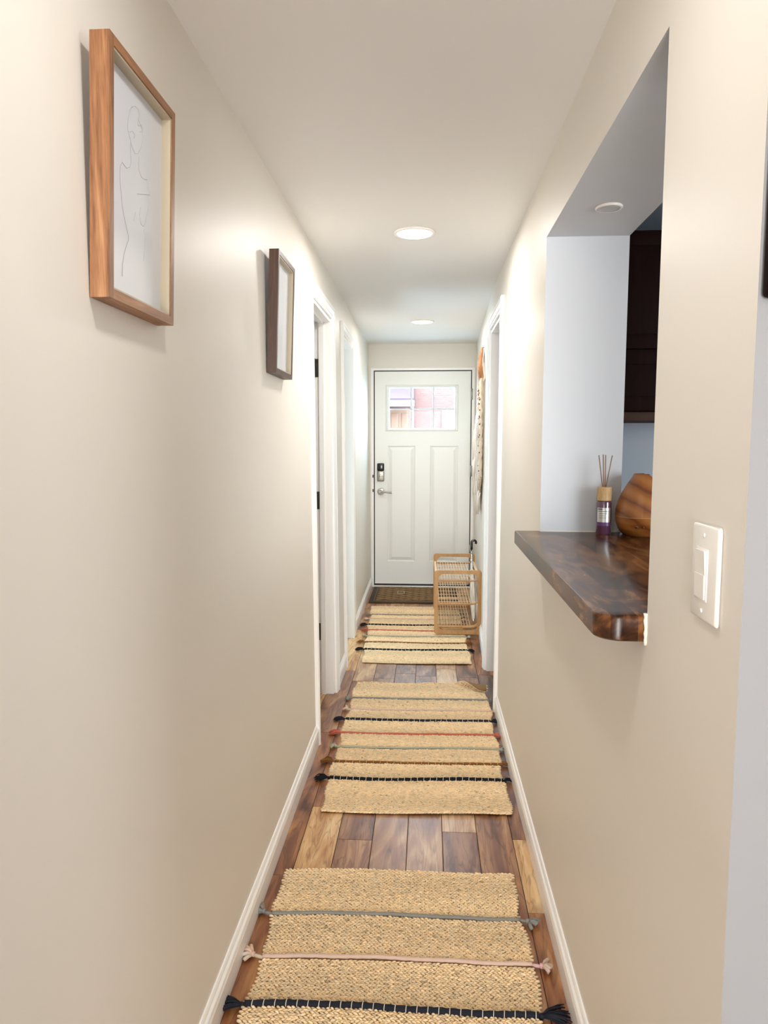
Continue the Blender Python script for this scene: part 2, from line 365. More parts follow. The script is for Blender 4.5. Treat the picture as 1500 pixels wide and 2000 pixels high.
def tag(o, label, cat, group=None, kind=None):
    o['label'] = label; o['category'] = cat
    if group: o['group'] = group
    if kind: o['kind'] = kind
    return o
def empty(name, loc):
    o = bpy.data.objects.new(name, None); o.empty_display_size = 0.05; o.location = loc; COL.objects.link(o)
    return o

# ------------------------------------------------------------------ hall dimensions (world z = 0 on the floor)
def zc(y): return 2.285 if y <= 4.9 else 2.285 + (y - 4.9) / 1.9 * 0.029
LEFT = [(-3.6, -0.508, -0.526), (3.22, -0.508, -0.526), (4.36, -0.508, -0.524), (4.985, -0.530, -0.535), (6.80, -0.542, -0.563)]
RIGHT = [(0.85, 0.373, 0.373), (4.285, 0.368, 0.374), (6.80, 0.452, 0.455)]
def interp(tab, y, k):
    for a, b in zip(tab, tab[1:]):
        if y <= b[0] + 1e-9: 
            t = (y - a[0]) / (b[0] - a[0]); return a[k] + t * (b[k] - a[k])
    return tab[-1][k]
def xl(y, z): return interp(LEFT, y, 1) + (interp(LEFT, y, 2) - interp(LEFT, y, 1)) * z / 2.29
def xr(y, z): return interp(RIGHT, y, 1) + (interp(RIGHT, y, 2) - interp(RIGHT, y, 1)) * z / 2.29
DOOR_Z = 2.052                                     # interior door openings
D1 = (3.220, 3.842); D2 = (4.362, 4.975); D3 = (3.668, 4.292)
OP = (1.203, 2.354, 1.064, 2.050)                  # pass-through: y0, y1, z0, z1
WR = 0.632                                         # kitchen side of the thick wall

# floor -----------------------------------------------------------
def build_floor():
    random.seed(11)
    mb = MB(); tint = []
    pitch = 0.124; x0 = -0.435 - pitch * 22
    # (warm, tone) by column for the bare boards that show, keyed by column edge index from x = -0.559
    fixed = {
        -1: [(1.2, 0.9, 0.45), (2.16, 0.95, 0.50), (3.3, 0.85, 0.38)],
        0:  [(2.02, 0.8, 0.45), (2.60, 0.92, 0.84), (3.37, 0.9, 0.42), (4.05, 0.9, 0.40), (4.9, 0.3, 0.7)],
        1:  [(1.7, 0.6, 0.5), (2.38, 0.55, 0.56), (3.2, 0.30, 0.40), (4.1, 0.4, 0.5), (4.75, 0.1, 0.5)],
        2:  [(1.4, 0.6, 0.5), (2.95, 0.38, 0.54), (4.2, 0.3, 0.5), (4.6, 0.1, 0.42)],
        3:  [(1.9, 0.5, 0.5), (3.4, 0.38, 0.62), (4.16, 0.3, 0.5), (4.9, 0.15, 0.42)],
        4:  [(1.5, 0.6, 0.5), (2.45, 0.25, 0.46), (3.3, 0.3, 0.80), (4.3, 0.3, 0.92)],
        5:  [(1.3, 0.7, 0.5), (2.93, 0.55, 0.50), (4.15, 0.5, 0.4), (4.8, 0.2, 0.55)],
        6:  [(1.45, 0.95, 0.42), (2.02, 1.0, 0.50), (2.415, 0.85, 0.85), (3.2, 0.4, 0.34), (4.2, 0.1, 0.3), (5.0, 0.9, 0.35)],
        7:  [(1.4, 0.95, 0.40), (2.1, 1.0, 0.48), (3.1, 0.7, 0.45), (4.6, 0.1, 0.34)],
    }
    for c in range(65):
        xa = x0 + c * pitch; key = c - 22
        segs = []
        if key in fixed:
            y = -0.2
            for (ye, wm, tn) in fixed[key]: segs.append((y, ye, wm, tn)); y = ye
        else: y = -0.2 - random.random()
        if key not in fixed: y0s = y
        while y < 6.84:
            ye = min(6.84, y + random.uniform(0.45, 1.15)); segs.append((y, ye, random.choice((0.1, 0.2, 0.4, 0.75, 0.95)), random.choice((0.36, 0.42, 0.5, 0.56, 0.64, 0.8)))); y = ye
        yb = segs[0][0]
        while yb > -3.6:
            ya = max(-3.6, yb - random.uniform(0.45, 1.2)); segs.append((ya, yb, random.random(), random.uniform(0.35, 0.75))); yb = ya
        for (ya, ye, wm, tn) in segs:
            g = 0.0007; b = 0.0012
            X0, X1, Y0, Y1 = xa + g, xa + pitch - g, ya + g, ye - g
            V = [(X0, Y0, -0.002), (X1, Y0, -0.002), (X1, Y1, -0.002), (X0, Y1, -0.002),
                 (X0 + b, Y0 + b, 0), (X1 - b, Y0 + b, 0), (X1 - b, Y1 - b, 0), (X0 + b, Y1 - b, 0)]
            mb.add(V, [(4,5,6,7),(0,1,5,4),(1,2,6,5),(2,3,7,6),(3,0,4,7)])
            sd = random.random()
            tint += [(wm, tn, sd)] * 8
    n0 = len(mb.v); xe = x0 + 65 * pitch
    mb.box((x0, -3.6, -0.10), (xe, 6.84, -0.0016), 1); tint += [(0, 0, 0)] * 8
    o = mb.build('floor', [floor_m, groove], tint=np.array(tint, np.float32))
    struct(o, 'brown mixed-tone wood plank floor running along the hallway', 'floor')
build_floor()

# walls -----------------------------------------------------------
def wall_piece(mb, xf, side, y0, y1, z0, z1, t, z1b=None, mi=0):
    """slab of wall between y0 and y1 whose hall face follows xf(y, z); thickness t away from the hall"""
    z1b = z1 if z1b is None else z1b
    P = []
    for z in ((z0, z0), (z1, z1b)):
        P += [(xf(y0, z[0]), y0, z[0]), (xf(y1, z[1]), y1, z[1]), (xf(y1, z[1]) + side * t, y1, z[1]), (xf(y0, z[0]) + side * t, y0, z[0])]
    mb.hexa(P, mi)
mb = MB(); T = 0.115
wall_piece(mb, xl, -1, -3.6, D1[0], 0, 2.30, T)
wall_piece(mb, xl, -1, D1[0], D1[1], DOOR_Z, 2.30, T)
wall_piece(mb, xl, -1, D1[1], D2[0], 0, 2.30, T)
wall_piece(mb, xl, -1, D2[0], D2[1], DOOR_Z, 2.31, T)
wall_piece(mb, xl, -1, D2[1], 4.99, 0, 2.31, T)
wall_piece(mb, xl, -1, 4.99, 6.83, 0, 2.33, T)
struct(mb.build('wall_left', paint), 'long cream hallway wall on the left with two framed pictures', 'wall')

def build_right():
    mb = MB(); t = WR - 0.373
    def piece(y0, y1, z0, z1, th):
        n = len(mb.f); wall_piece(mb, xr, 1, y0, y1, z0, z1, th)
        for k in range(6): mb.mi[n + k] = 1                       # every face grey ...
        # ... except the hall face, found as the face whose four corners lie on the hall side
        for k in range(6):
            f = mb.f[n + k]
            if all(abs(mb.v[i][0] - xr(mb.v[i][1], mb.v[i][2])) < 1e-6 for i in f): mb.mi[n + k] = 0
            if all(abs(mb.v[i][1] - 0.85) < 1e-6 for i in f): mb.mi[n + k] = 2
    piece(0.85, OP[0], 0, 2.30, t); piece(OP[0], OP[1], 0, OP[2] + 0.001, t); piece(OP[0], OP[1], OP[3], 2.30, t); piece(OP[1], 3.16, 0, 2.30, t)
    n = len(mb.f)
    wall_piece(mb, xr, 1, 3.16, D3[0], 0, 2.30, T); wall_piece(mb, xr, 1, D3[0], D3[1], DOOR_Z, 2.31, T); wall_piece(mb, xr, 1, D3[1], 6.83, 0, 2.33, T)
    o = mb.build('wall_right', [paint, grey_paint, end_paint])
    struct(o, 'cream hallway wall on the right with the pass-through opening', 'wall')
build_right()
# end wall with the front door opening
DX0, DX1 = -0.5115, 0.4135; DTOP = 2.070
mb = MB()
mb.box((-0.75, 6.785, 0), (DX0 - 0.014, 6.95, 2.36)); mb.box((DX1 + 0.014, 6.785, 0), (0.70, 6.95, 2.36)); mb.box((DX0 - 0.014, 6.785, DTOP + 0.016), (DX1 + 0.014, 6.95, 2.36))
struct(mb.build('wall_end', paint), 'narrow cream wall around and above the white front door', 'wall')
# ceilings
mb = MB()
ys = [-3.6, 4.9, 6.83]
V = []; F = []
for y in ys:
    for x in (-0.64, 0.6405):
        V += [(x, y, zc(y)), (x, y, zc(y) + 0.12)]
for i in range(2):
    b = i * 4; F += [(b, b + 2, b + 6, b + 4), (b + 1, b + 5, b + 7, b + 3), (b, b + 4, b + 5, b + 1), (b + 2, b + 3, b + 7, b + 6)]
F += [(0, 1, 3, 2), (8, 10, 11, 9)]
mb.add(V, F)
struct(mb.build('ceiling', ceil_paint), 'flat cream hallway ceiling with round recessed lights', 'ceiling')
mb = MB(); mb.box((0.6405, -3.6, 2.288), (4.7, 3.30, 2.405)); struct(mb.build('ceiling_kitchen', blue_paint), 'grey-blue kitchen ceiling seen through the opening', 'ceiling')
# shell of the neighbouring rooms
mb = MB(); mb.box((-0.64, -3.72, 0), (4.82, -3.602, 2.41)); struct(mb.build('wall_rear', paint))
mb = MB(); mb.box((4.702, -3.6, 0), (4.82, 3.30, 2.41)); struct(mb.build('wall_kitchen_side', paint))
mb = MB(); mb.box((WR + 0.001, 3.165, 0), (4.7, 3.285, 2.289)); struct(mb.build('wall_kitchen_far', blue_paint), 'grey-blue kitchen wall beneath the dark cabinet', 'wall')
mb = MB(); mb.box((0.705, 6.785, 0), (3.5, 6.95, 2.5)); mb.box((3.38, 3.29, 0), (3.5, 6.78, 2.5)); struct(mb.build('wall_side_room', grey_paint))
mb = MB(); mb.box((0.645, 3.29, 2.34), (3.5, 6.95, 2.46)); struct(mb.build('ceiling_side_room', ceil_paint))
mb = MB(); mb.box((-3.4, 6.785, 0), (-0.755, 6.95, 2.5)); mb.box((-3.4, 2.3, 0), (-3.28, 6.78, 2.5)); mb.box((-3.27, 2.3, 0), (-0.63, 2.42, 2.5)); mb.box((-3.27, 4.05, 0), (-0.63, 4.15, 2.33))
struct(mb.build('wall_left_rooms', paint))
mb = MB(); mb.box((-3.4, 2.3, 2.34), (-0.645, 6.95, 2.46)); struct(mb.build('ceiling_left_rooms', ceil_paint))

# casings, jambs ---------------------------------------------------
CAS = [(0.0, 0.0), (0.0, 0.009), (0.006, 0.012), (0.014, 0.0125), (0.020, 0.0155), (0.044, 0.017), (0.050, 0.0205), (0.060, 0.0205), (0.066, 0.016), (0.066, 0.0)]
def casing(mb, xf, side, y0, y1, zt):
    """mitred door casing; side = +1: hall lies at greater x"""
    corners = [(y0, 0, -1, 0), (y0, zt, -1, 1), (y1, zt, 1, 1), (y1, 0, 1, 0)]
    V = []; n = len(CAS)
    for (y, z, dy, dz) in corners:
        for (u, t) in CAS:
            Y = y + dy * (u + 0.004); Z = z + (u + 0.004 if dz else 0)
            V.append((xf(y, Z) + side * t, Y, Z))
    F = []
    for i in range(3):
        for k in range(n - 1): F.append((i * n + k, i * n + k + 1, (i + 1) * n + k + 1, (i + 1) * n + k))
        F.append((i * n + n - 1, i * n, (i + 1) * n, (i + 1) * n + n - 1))
    F.append(tuple(range(n))); F.append(tuple(3 * n + k for k in range(n - 1, -1, -1)))
    mb.add(V, F)
def jamb(mb, xf, side, y0, y1, zt, depth, stop=True):
    s = -side; th = 0.016; e = 0.0015
    for (ya, yb) in ((y0, y0 + th), (y1 - th, y1)):
        xa = xf(y0, 1) + side * 0.002; xb = xf(y0, 1) + s * depth
        mb.box((min(xa, xb), ya, 0), (max(xa, xb), yb, zt))
    xa = xf(y0, 2) + side * 0.002; xb = xf(y0, 2) + s * depth
    mb.box((min(xa, xb), y0 + th, zt - th), (max(xa, xb), y1 - th, zt))
    if stop:
        x1 = xf(y0, 1) + s * 0.040; x2 = xf(y0, 1) + s * 0.066
        a, b = min(x1, x2), max(x1, x2)
        mb.box((a, y0 + th, 0), (b, y0 + th + 0.011, zt - th)); mb.box((a, y1 - th - 0.011, 0), (b, y1 - th, zt - th)); mb.box((a, y0 + th, zt - th - 0.011), (b, y1 - th, zt - th))
def doorway(n, xf, side, D, label, hinge=False, stop=True):
    root = empty('door_%d' % n, (xf(D[0], 1), (D[0] + D[1]) / 2, 0)); struct(root, label, 'doorway')
    m1 = MB(); casing(m1, xf, side, D[0] + 0.002, D[1] - 0.002, DOOR_Z - 0.002); m1.build('casing', trim_white, root)
    m2 = MB(); jamb(m2, xf, side, D[0], D[1], DOOR_Z, 0.116, stop); m2.build('jamb', trim_white, root)
    if hinge:                                           # slab swung open into the room, hinged on the far jamb
        xs = xf(D[0], 1) - 0.121
        s = MB(); s.rbox((xs - 0.60, D[1] - 0.052, 0.012), (xs - 0.004, D[1] - 0.018, DOOR_Z - 0.022), 0.002); sl = s.build('slab', trim_white, root)
        for z in (1.795, 1.085, 0.355):
            h = MB(); h.box((xs + 0.030, D[1] - 0.0185, z - 0.048), (xs + 0.052, D[1] - 0.0155, z + 0.048))
            h.lathe([(0.006, -0.05), (0.006, 0.05)], (xs + 0.030, D[1] - 0.021, z), 10)
            for k in (-0.032, 0, 0.032): h.lathe([(0.0035, 0), (0.002, 0.002)], (xs + 0.045, D[1] - 0.0185, z + k), 6, axis='y')
            h.build('hinge', steel, root, auto=True)
    return root
doorway(1, xl, 1, D1, 'nearer white doorway on the left with black hinges', hinge=True)
doorway(2, xl, 1, D2, 'farther open white doorway on the left near the front door', stop=False)
doorway(3, xr, -1, D3, 'white doorway on the right beyond the pass-through', stop=False)

# baseboards -------------------------------------------------------
BB = [(0.0, 0.0), (0.0145, 0.0), (0.0145, 0.058), (0.0125, 0.064), (0.0125, 0.068), (0.0145, 0.071), (0.013, 0.076), (0.008, 0.081), (0.0065, 0.087), (0.004, 0.092), (0.0, 0.092)]
def baseboard(mb, xf, side, y0, y1):
    n = len(BB); V = []
    steps = 6
    for i in range(steps + 1):
        y = y0 + (y1 - y0) * i / steps
        for (t, z) in BB: V.append((xf(y, z) + side * t, y, z + 0.001))
    F = []
    for i in range(steps):
        for k in range(n): F.append((i * n + k, i * n + (k + 1) % n, (i + 1) * n + (k + 1) % n, (i + 1) * n + k))
    F.append(tuple(range(n))); F.append(tuple(steps * n + k for k in range(n - 1, -1, -1)))
    mb.add(V, F)
mb = MB(); baseboard(mb, xl, 1, -3.6, D1[0] - 0.069); baseboard(mb, xl, 1, D1[1] + 0.069, D2[0] - 0.069); baseboard(mb, xl, 1, D2[1] + 0.069, 6.76)
struct(mb.build('baseboard_left', trim_white), 'white moulded baseboard along the left wall', 'baseboard')
mb = MB(); baseboard(mb, xr, -1, 0.85, D3[0] - 0.069); baseboard(mb, xr, -1, D3[1] + 0.069, 6.76)
struct(mb.build('baseboard_right', trim_white), 'white moulded baseboard along the right wall', 'baseboard')

# ------------------------------------------------------------------ front door
def front_door():
    Y = 6.786; zb = 0.031; zt = 2.060; x0, x1 = -0.501, 0.404
    root = empty('door_4', (-0.05, Y, 0)); struct(root, 'white front door with six-pane window at the end of the hallway', 'door')
    # trim strip around the frame
    t = MB()
    t.box((DX0 - 0.026, 6.774, 0), (DX0, 6.7845, DTOP + 0.02)); t.box((DX1, 6.774, 0), (DX1 + 0.026, 6.7845, DTOP + 0.02)); t.box((DX0, 6.774, DTOP), (DX1, 6.7845, DTOP + 0.02))
    t.box((DX0 - 0.013, 6.7865, 0), (DX0, 6.94, DTOP)); t.box((DX1, 6.7865, 0), (DX1 + 0.013, 6.94, DTOP)); t.box((DX0, 6.7865, DTOP), (DX1, 6.94, DTOP + 0.015))
    t.build('frame', trim_white, root)
    w = MB()                                             # dark weatherstrip filling the gap behind the slab edge
    w.box((DX0, 6.80, 0.02), (x0 + 0.004, 6.86, DTOP)); w.box((x1 - 0.004, 6.80, 0.02), (DX1, 6.86, DTOP)); w.box((x0, 6.80, zt - 0.004), (x1, 6.86, DTOP))
    w.box((DX0, 6.7875, 0.012), (DX1, 6.86, zb + 0.001)); w.build('weatherstrip', black_rubber, root)
    th = MB(); th.rbox((DX0, 6.745, 0.001), (DX1, 6.7865, 0.014), 0.003); th.build('threshold', trim_white, root)
    # slab: front built of cells with two sunk panels and a window hole
    W = (-0.392, 0.280, 1.508, 1.927)                    # window hole x0,x1,z0,z1
    P1 = (-0.378, -0.116, 0.251, 1.361); P2 = (0.025, 0.289, 0.251, 1.361)
    xs = sorted({x0, x1, W[0], W[1], P1[0], P1[1], P2[0], P2[1]}); zs = sorted({zb, zt, W[2], W[3], P1[2], P1[3]})
    s = MB()
    def inside(c, r): return r[0] < c[0] < r[1] and r[2] < c[1] < r[3]
    for i in range(len(xs) - 1):
        for j in range(len(zs) - 1):
            c = ((xs[i] + xs[i + 1]) / 2, (zs[j] + zs[j + 1]) / 2)
            if inside(c, W): continue
            for yy in (Y, Y + 0.044):
                if yy == Y and (inside(c, P1) or inside(c, P2)): continue
                s.add([(xs[i], yy, zs[j]), (xs[i + 1], yy, zs[j]), (xs[i + 1], yy, zs[j + 1]), (xs[i], yy, zs[j + 1])], [(0, 1, 2, 3)])
    for (a, b, c, d) in ((x0, x1, zb, zt), W):
        for (p, q) in (((a, c), (b, c)), ((b, c), (b, d)), ((b, d), (a, d)), ((a, d), (a, c))):
            s.add([(p[0], Y, p[1]), (q[0], Y, q[1]), (q[0], Y + 0.044, q[1]), (p[0], Y + 0.044, p[1])], [(0, 1, 2, 3)])
    for P in (P1, P2):
        rings = [(0, 0), (0.004, 0.007), (0.012, 0.009), (0.038, 0.002), (0.040, 0.001)]
        V = []
        for (ins, dep) in rings:
            V += [(P[0] + ins, Y + dep, P[2] + ins), (P[1] - ins, Y + dep, P[2] + ins), (P[1] - ins, Y + dep, P[3] - ins), (P[0] + ins, Y + dep, P[3] - ins)]
        F = []
        for i in range(len(rings) - 1):
            for k in range(4): F.append((i * 4 + k, i * 4 + (k + 1) % 4, i * 4 + 4 + (k + 1) % 4, i * 4 + 4 + k))
        F.append(tuple(len(rings) * 4 - 4 + k for k in range(4)))
        s.add(V, F)
    me = s.build('slab', door_white, root)
    # window: moulded surround, glass, muntins
    fr = MB()
    o = (-0.399, 0.287, 1.501, 1.934)
    prof = [(0.0, 0.0), (0.003, 0.009), (0.010, 0.012), (0.022, 0.010), (0.032, 0.002), (0.036, -0.012), (0.036, -0.04)]
    V = []; F = []
    for (ins, h) in prof:
        V += [(o[0] + ins, Y - h, o[2] + ins * 0.75), (o[1] - ins, Y - h, o[2] + ins * 0.75), (o[1] - ins, Y - h, o[3] - ins * 0.75), (o[0] + ins, Y - h, o[3] - ins * 0.75)]
    for i in range(len(prof) - 1):
        for k in range(4): F.append((i * 4 + k, i * 4 + (k + 1) % 4, i * 4 + 4 + (k + 1) % 4, i * 4 + 4 + k))
    fr.add(V, F); fro = fr.build('window_frame', door_white, root)
    g = MB(); g.box((-0.388, Y + 0.020, 1.512), (0.276, Y + 0.025, 1.923)); g.build('window_glass', glass, root)
    m = MB()
    for x in (-0.157, 0.054): m.rbox((x - 0.007, Y + 0.010, 1.525), (x + 0.007, Y + 0.034, 1.910), 0.002)
    m.rbox((-0.365, Y + 0.0095, 1.7085 - 0.006), (0.253, Y + 0.0335, 1.7085 + 0.006), 0.002)
    m.build('muntin', simple('grey_white_muntin', (0.62, 0.66, 0.72), rough=0.5), root)
    # smart lock
    lx, lz0, lz1 = -0.4445, 1.024, 1.198
    b = MB(); b.rbox((lx - 0.034, Y - 0.024, lz0), (lx + 0.034, Y - 0.001, lz1 - 0.072), 0.010, 3); lk = b.build('deadbolt_lock', nickel, root, auto=True)
    c = MB(); c.rbox((lx - 0.034, Y - 0.028, lz1 - 0.075), (lx + 0.034, Y - 0.001, lz1), 0.011, 3); c.build('battery_cover', black_gloss, lk, auto=True)
    k = MB(); k.lathe([(0.019, 0), (0.019, -0.004), (0.016, -0.007)], (lx + 0.002, Y - 0.024, lz0 + 0.048), 20, axis='y'); k.rbox((lx - 0.012, Y - 0.046, lz0 + 0.040), (lx + 0.014, Y - 0.030, lz0 + 0.058), 0.005); k.build('thumb_turn', nickel, lk, auto=True)
    # lever handle
    hz = 0.926; h = MB()
    h.lathe([(0.034, 0), (0.034, -0.006), (0.030, -0.011), (0.014, -0.013), (0.012, -0.045), (0.010, -0.050)], (lx + 0.001, Y, hz), 28, axis='y')
    h.tube([(lx, Y - 0.044, hz), (lx + 0.03, Y - 0.048, hz - 0.001), (lx + 0.07, Y - 0.049, hz - 0.003), (lx + 0.108, Y - 0.045, hz - 0.006)], [0.012, 0.010, 0.0095, 0.0105], 10)
    h.build('lever_handle', nickel, root, auto=True)
    for z in (1.073, 0.936):
        q = MB(); q.box((DX0 - 0.012, 6.771, z - 0.014), (DX0 - 0.001, 6.7735, z + 0.014)); q.build('strike_plate', black_rubber, root)
    for z in (1.845, 1.125, 0.364):
        q = MB(); q.lathe([(0.009, -0.052), (0.009, 0.052)], (DX1 - 0.002, Y - 0.014, z), 10); q.box((DX1 - 0.004, Y - 0.013, z - 0.05), (DX1 + 0.012, Y - 0.0125, z + 0.05)); q.build('hinge', simple('brushed_hinge', (0.45, 0.44, 0.42), rough=0.35, metal=0.9), root)
front_door()

# ------------------------------------------------------------------ counter shelf in the pass-through
def counter():
    mb = MB(); z0, z1 = 1.0645, 1.109
    def poly(ins):
        xf = 0.292 + ins; xi = 0.3722; yn = OP[0] + 0.001; yf = 2.377 - ins; r = 0.042
        pts = [(xi, yf)] + [(xf, yf)]
        cy = yn + 0.004 + r + ins
        for k in range(0, 17):
            a = math.pi + k / 16 * math.pi / 2
            pts.append((xf + r + r * math.cos(a), cy + r * math.sin(a)))
        pts += [(0.80, yn + 0.0), (0.80, OP[1] - 0.001), (xi, OP[1] - 0.001)]
        return pts
    # top face keeps a small rounded edge all round the overhang
    levels = [(z0, 0.003), (z0 + 0.003, 0.0), (z1 - 0.005, 0.0), (z1 - 0.0015, 0.0015), (z1, 0.005)]
    n = len(poly(0)); V = []; F = []
    for (z, ins) in levels: V += [(x, y, z) for (x, y) in poly(ins)]
    for i in range(len(levels) - 1):
        for k in range(n): F.append((i * n + k, i * n + (k + 1) % n, (i + 1) * n + (k + 1) % n, (i + 1) * n + k))
    F.append(tuple(range(n))); F.append(tuple((len(levels) - 1) * n + k for k in range(n - 1, -1, -1)))
    mb.add(V, F, 0, True)
    o = mb.build('counter_shelf', counter_m, auto=True)
    tag(o, 'glossy dark walnut counter slab with rounded corner in the pass-through opening', 'counter')
    c = MB(); random.seed(4)
    pts = [(0.371, OP[0] + 0.001 + random.uniform(-.002, .001), z) for z in np.linspace(z0 - 0.004, z1 + 0.006, 9)]
    c.tube(pts, [0.0022, 0.0032, 0.0024, 0.0038, 0.0026, 0.0030, 0.0042, 0.0028, 0.0046], 7)
    c.build('caulk_bead', caulk, o)
    c = MB(); c.tube([(0.374 + i * 0.026, OP[1] - 0.001, z1 + 0.0005) for i in range(11)], 0.0022, 6); c.build('caulk_bead', caulk, o)
counter()

# ------------------------------------------------------------------ recessed lights
def ceiling_light(x, y, z, r, label, power, group=None, on=True):
    root = empty('ceiling_light', (x, y, z)); tag(root, label, 'light', group)
    t = MB(); t.lathe([(r * 0.80, -0.0005), (r, -0.0005), (r, -0.004), (r * 0.97, -0.007), (r * 0.86, -0.008), (r * 0.83, -0.006)], (x, y, z), 40)
    F = t.f[-2:]; del t.f[-2:], t.mi[-2:], t.sm[-2:]
    t.build('trim_ring', plastic_white, root)
    d = MB(); d.lathe([(r * 0.835, -0.0045), (r * 0.80, -0.0075), (r * 0.5, -0.009), (0.001, -0.0095)], (x, y, z), 40)
    d.build('diffuser', lamp_glow if on else simple('unlit_lens', (0.45, 0.46, 0.45), rough=0.3), root)
    if on:
        l = lamp('lamp_bulb', 'AREA', (0, 0, -0.012), power, LAMP_COLOR, size=r * 1.5, shape='DISK', parent=root)
        l.data.spread = math.radians(178)
    return root
ceiling_light(-0.060, 3.112, zc(3.1), 0.0885, 'lit round ceiling light, the nearer and larger of the two in view', LAMP_POWER * 1.30, 'round lights along the hallway ceiling')
ceiling_light(-0.044, 5.400, zc(5.4), 0.0885, 'lit round ceiling light, the smaller one close to the front door', LAMP_POWER * 1.38, 'round lights along the hallway ceiling')
ceiling_light(-0.060, 0.840, zc(0.8), 0.0885, 'lit round ceiling light overhead above the nearer picture frame', LAMP_POWER * 0.46, 'round lights along the hallway ceiling')
ceiling_light(0.496, 2.067, OP[3], 0.037, 'small unlit white recessed light under the pass-through header', 0, None, False)

# ------------------------------------------------------------------ framed pictures
def frame(y0, y1, label, mv, mh, lines=None):
    z0, z1 = 1.626, 2.013; dep = 0.031; rw = 0.015; H = z1 - z0
    xb = -0.5195; lean = 0.015
    root = empty('picture_frame', (xb, (y0 + y1) / 2, z0)); tag(root, label, 'picture', 'shadow-box frames on the left wall')
    def P(d, y, z): return (xb + d + lean * (z - z0) / H, y, z)         # d: distance out from the frame's back
    def bar(mb, ya, yb, za, zb, d0, d1):
        mb.hexa([P(d0, ya, za), P(d1, ya, za), P(d1, yb, za), P(d0, yb, za), P(d0, ya, zb), P(d1, ya, zb), P(d1, yb, zb), P(d0, yb, zb)])
    for (ya, yb) in ((y0, y0 + rw), (y1 - rw, y1)):
        s = MB(); bar(s, ya, yb, z0, z1, 0, dep); o = s.build('frame_stile', mv, root)
    for (za, zb) in ((z0, z0 + rw), (z1 - rw, z1)):
        s = MB(); bar(s, y0 + rw, y1 - rw, za, zb, 0, dep); s.build('frame_rail', mh, root)
    f = MB(); e = 0.0035                                                  # pale fillet lining the inside of the frame
    a, b, c, d = y0 + rw, y1 - rw, z0 + rw, z1 - rw
    bar(f, a, a + e, c, d, 0.006, dep - 0.002); bar(f, b - e, b, c, d, 0.006, dep - 0.002); bar(f, a + e, b - e, c, c + e, 0.006, dep - 0.002); bar(f, a + e, b - e, d - e, d, 0.006, dep - 0.002)
    f.build('fillet', gold, root)
    p = MB(); bar(p, a, b, c, d, 0.004, 0.0125); art = p.build('art_print', paper, root)
    if lines:
        l = MB()
        for ln in lines:
            l.tube([P(0.0127, y, z) for (y, z) in ln], 0.00042, 5)
        l.build('line_drawing', pencil, art)
    return root
ART_LINES = [[(1.2166, 1.961), (1.2044, 1.9483), (1.1984, 1.9313), (1.1973, 1.9164), (1.2046, 1.9073), (1.2139, 1.8964), (1.2265, 1.889), (1.2393, 1.8939), (1.2522, 1.909), (1.2587, 1.9268), (1.2552, 1.9405), (1.2453, 1.9464), (1.2388, 1.9511)], [(1.2104, 1.9558), (1.2259, 1.9652), (1.2386, 1.9659), (1.2452, 1.9601), (1.2407, 1.9519), (1.2369, 1.9428), (1.2408, 1.9395), (1.2518, 1.9461), (1.2592, 1.9434), (1.2566, 1.936), (1.2461, 1.9329)], [(1.2045, 1.9146), (1.2168, 1.9209), (1.2263, 1.9186), (1.2232, 1.9124)], [(1.2058, 1.9078), (1.2095, 1.902), (1.2077, 1.8915), (1.2097, 1.8776), (1.211, 1.8683), (1.2049, 1.8586), (1.1927, 1.853), (1.182, 1.8551), (1.1761, 1.8565), (1.1692, 1.8479), (1.1675, 1.8354), (1.1693, 1.8194), (1.174, 1.8018), (1.1763, 1.7881), (1.1841, 1.7735), (1.192, 1.7611), (1.1969, 1.7526), (1.2006, 1.7487), (1.2018, 1.7416), (1.1933, 1.7293), (1.1843, 1.7146), (1.1784, 1.6959), (1.1767, 1.6758)], [(1.2439, 1.8906), (1.2414, 1.8796), (1.2441, 1.868), (1.2527, 1.8609), (1.2661, 1.861), (1.2798, 1.8653)], [(1.2833, 1.8639), (1.2905, 1.8454), (1.2873, 1.8259), (1.2771, 1.8043), (1.267, 1.7829)], [(1.2512, 1.8092), (1.2461, 1.7948), (1.2535, 1.7816), (1.265, 1.781), (1.2737, 1.7928), (1.277, 1.8069)], [(1.2671, 1.7777), (1.2707, 1.763), (1.2675, 1.7358), (1.2643, 1.7218)], [(1.2366, 1.8269), (1.2698, 1.8372), (1.2941, 1.8439)], [(1.2291, 1.7947), (1.2222, 1.7775)]]
frame(1.090, 1.366, 'light walnut shadow-box frame with a faint line drawing, nearer to the camera', oak, oak_h, ART_LINES)
frame(2.296, 2.572, 'walnut shadow-box frame with shade painted into its colour, farther along, beside the first doorway', shaded_oak, shaded_oak_h)

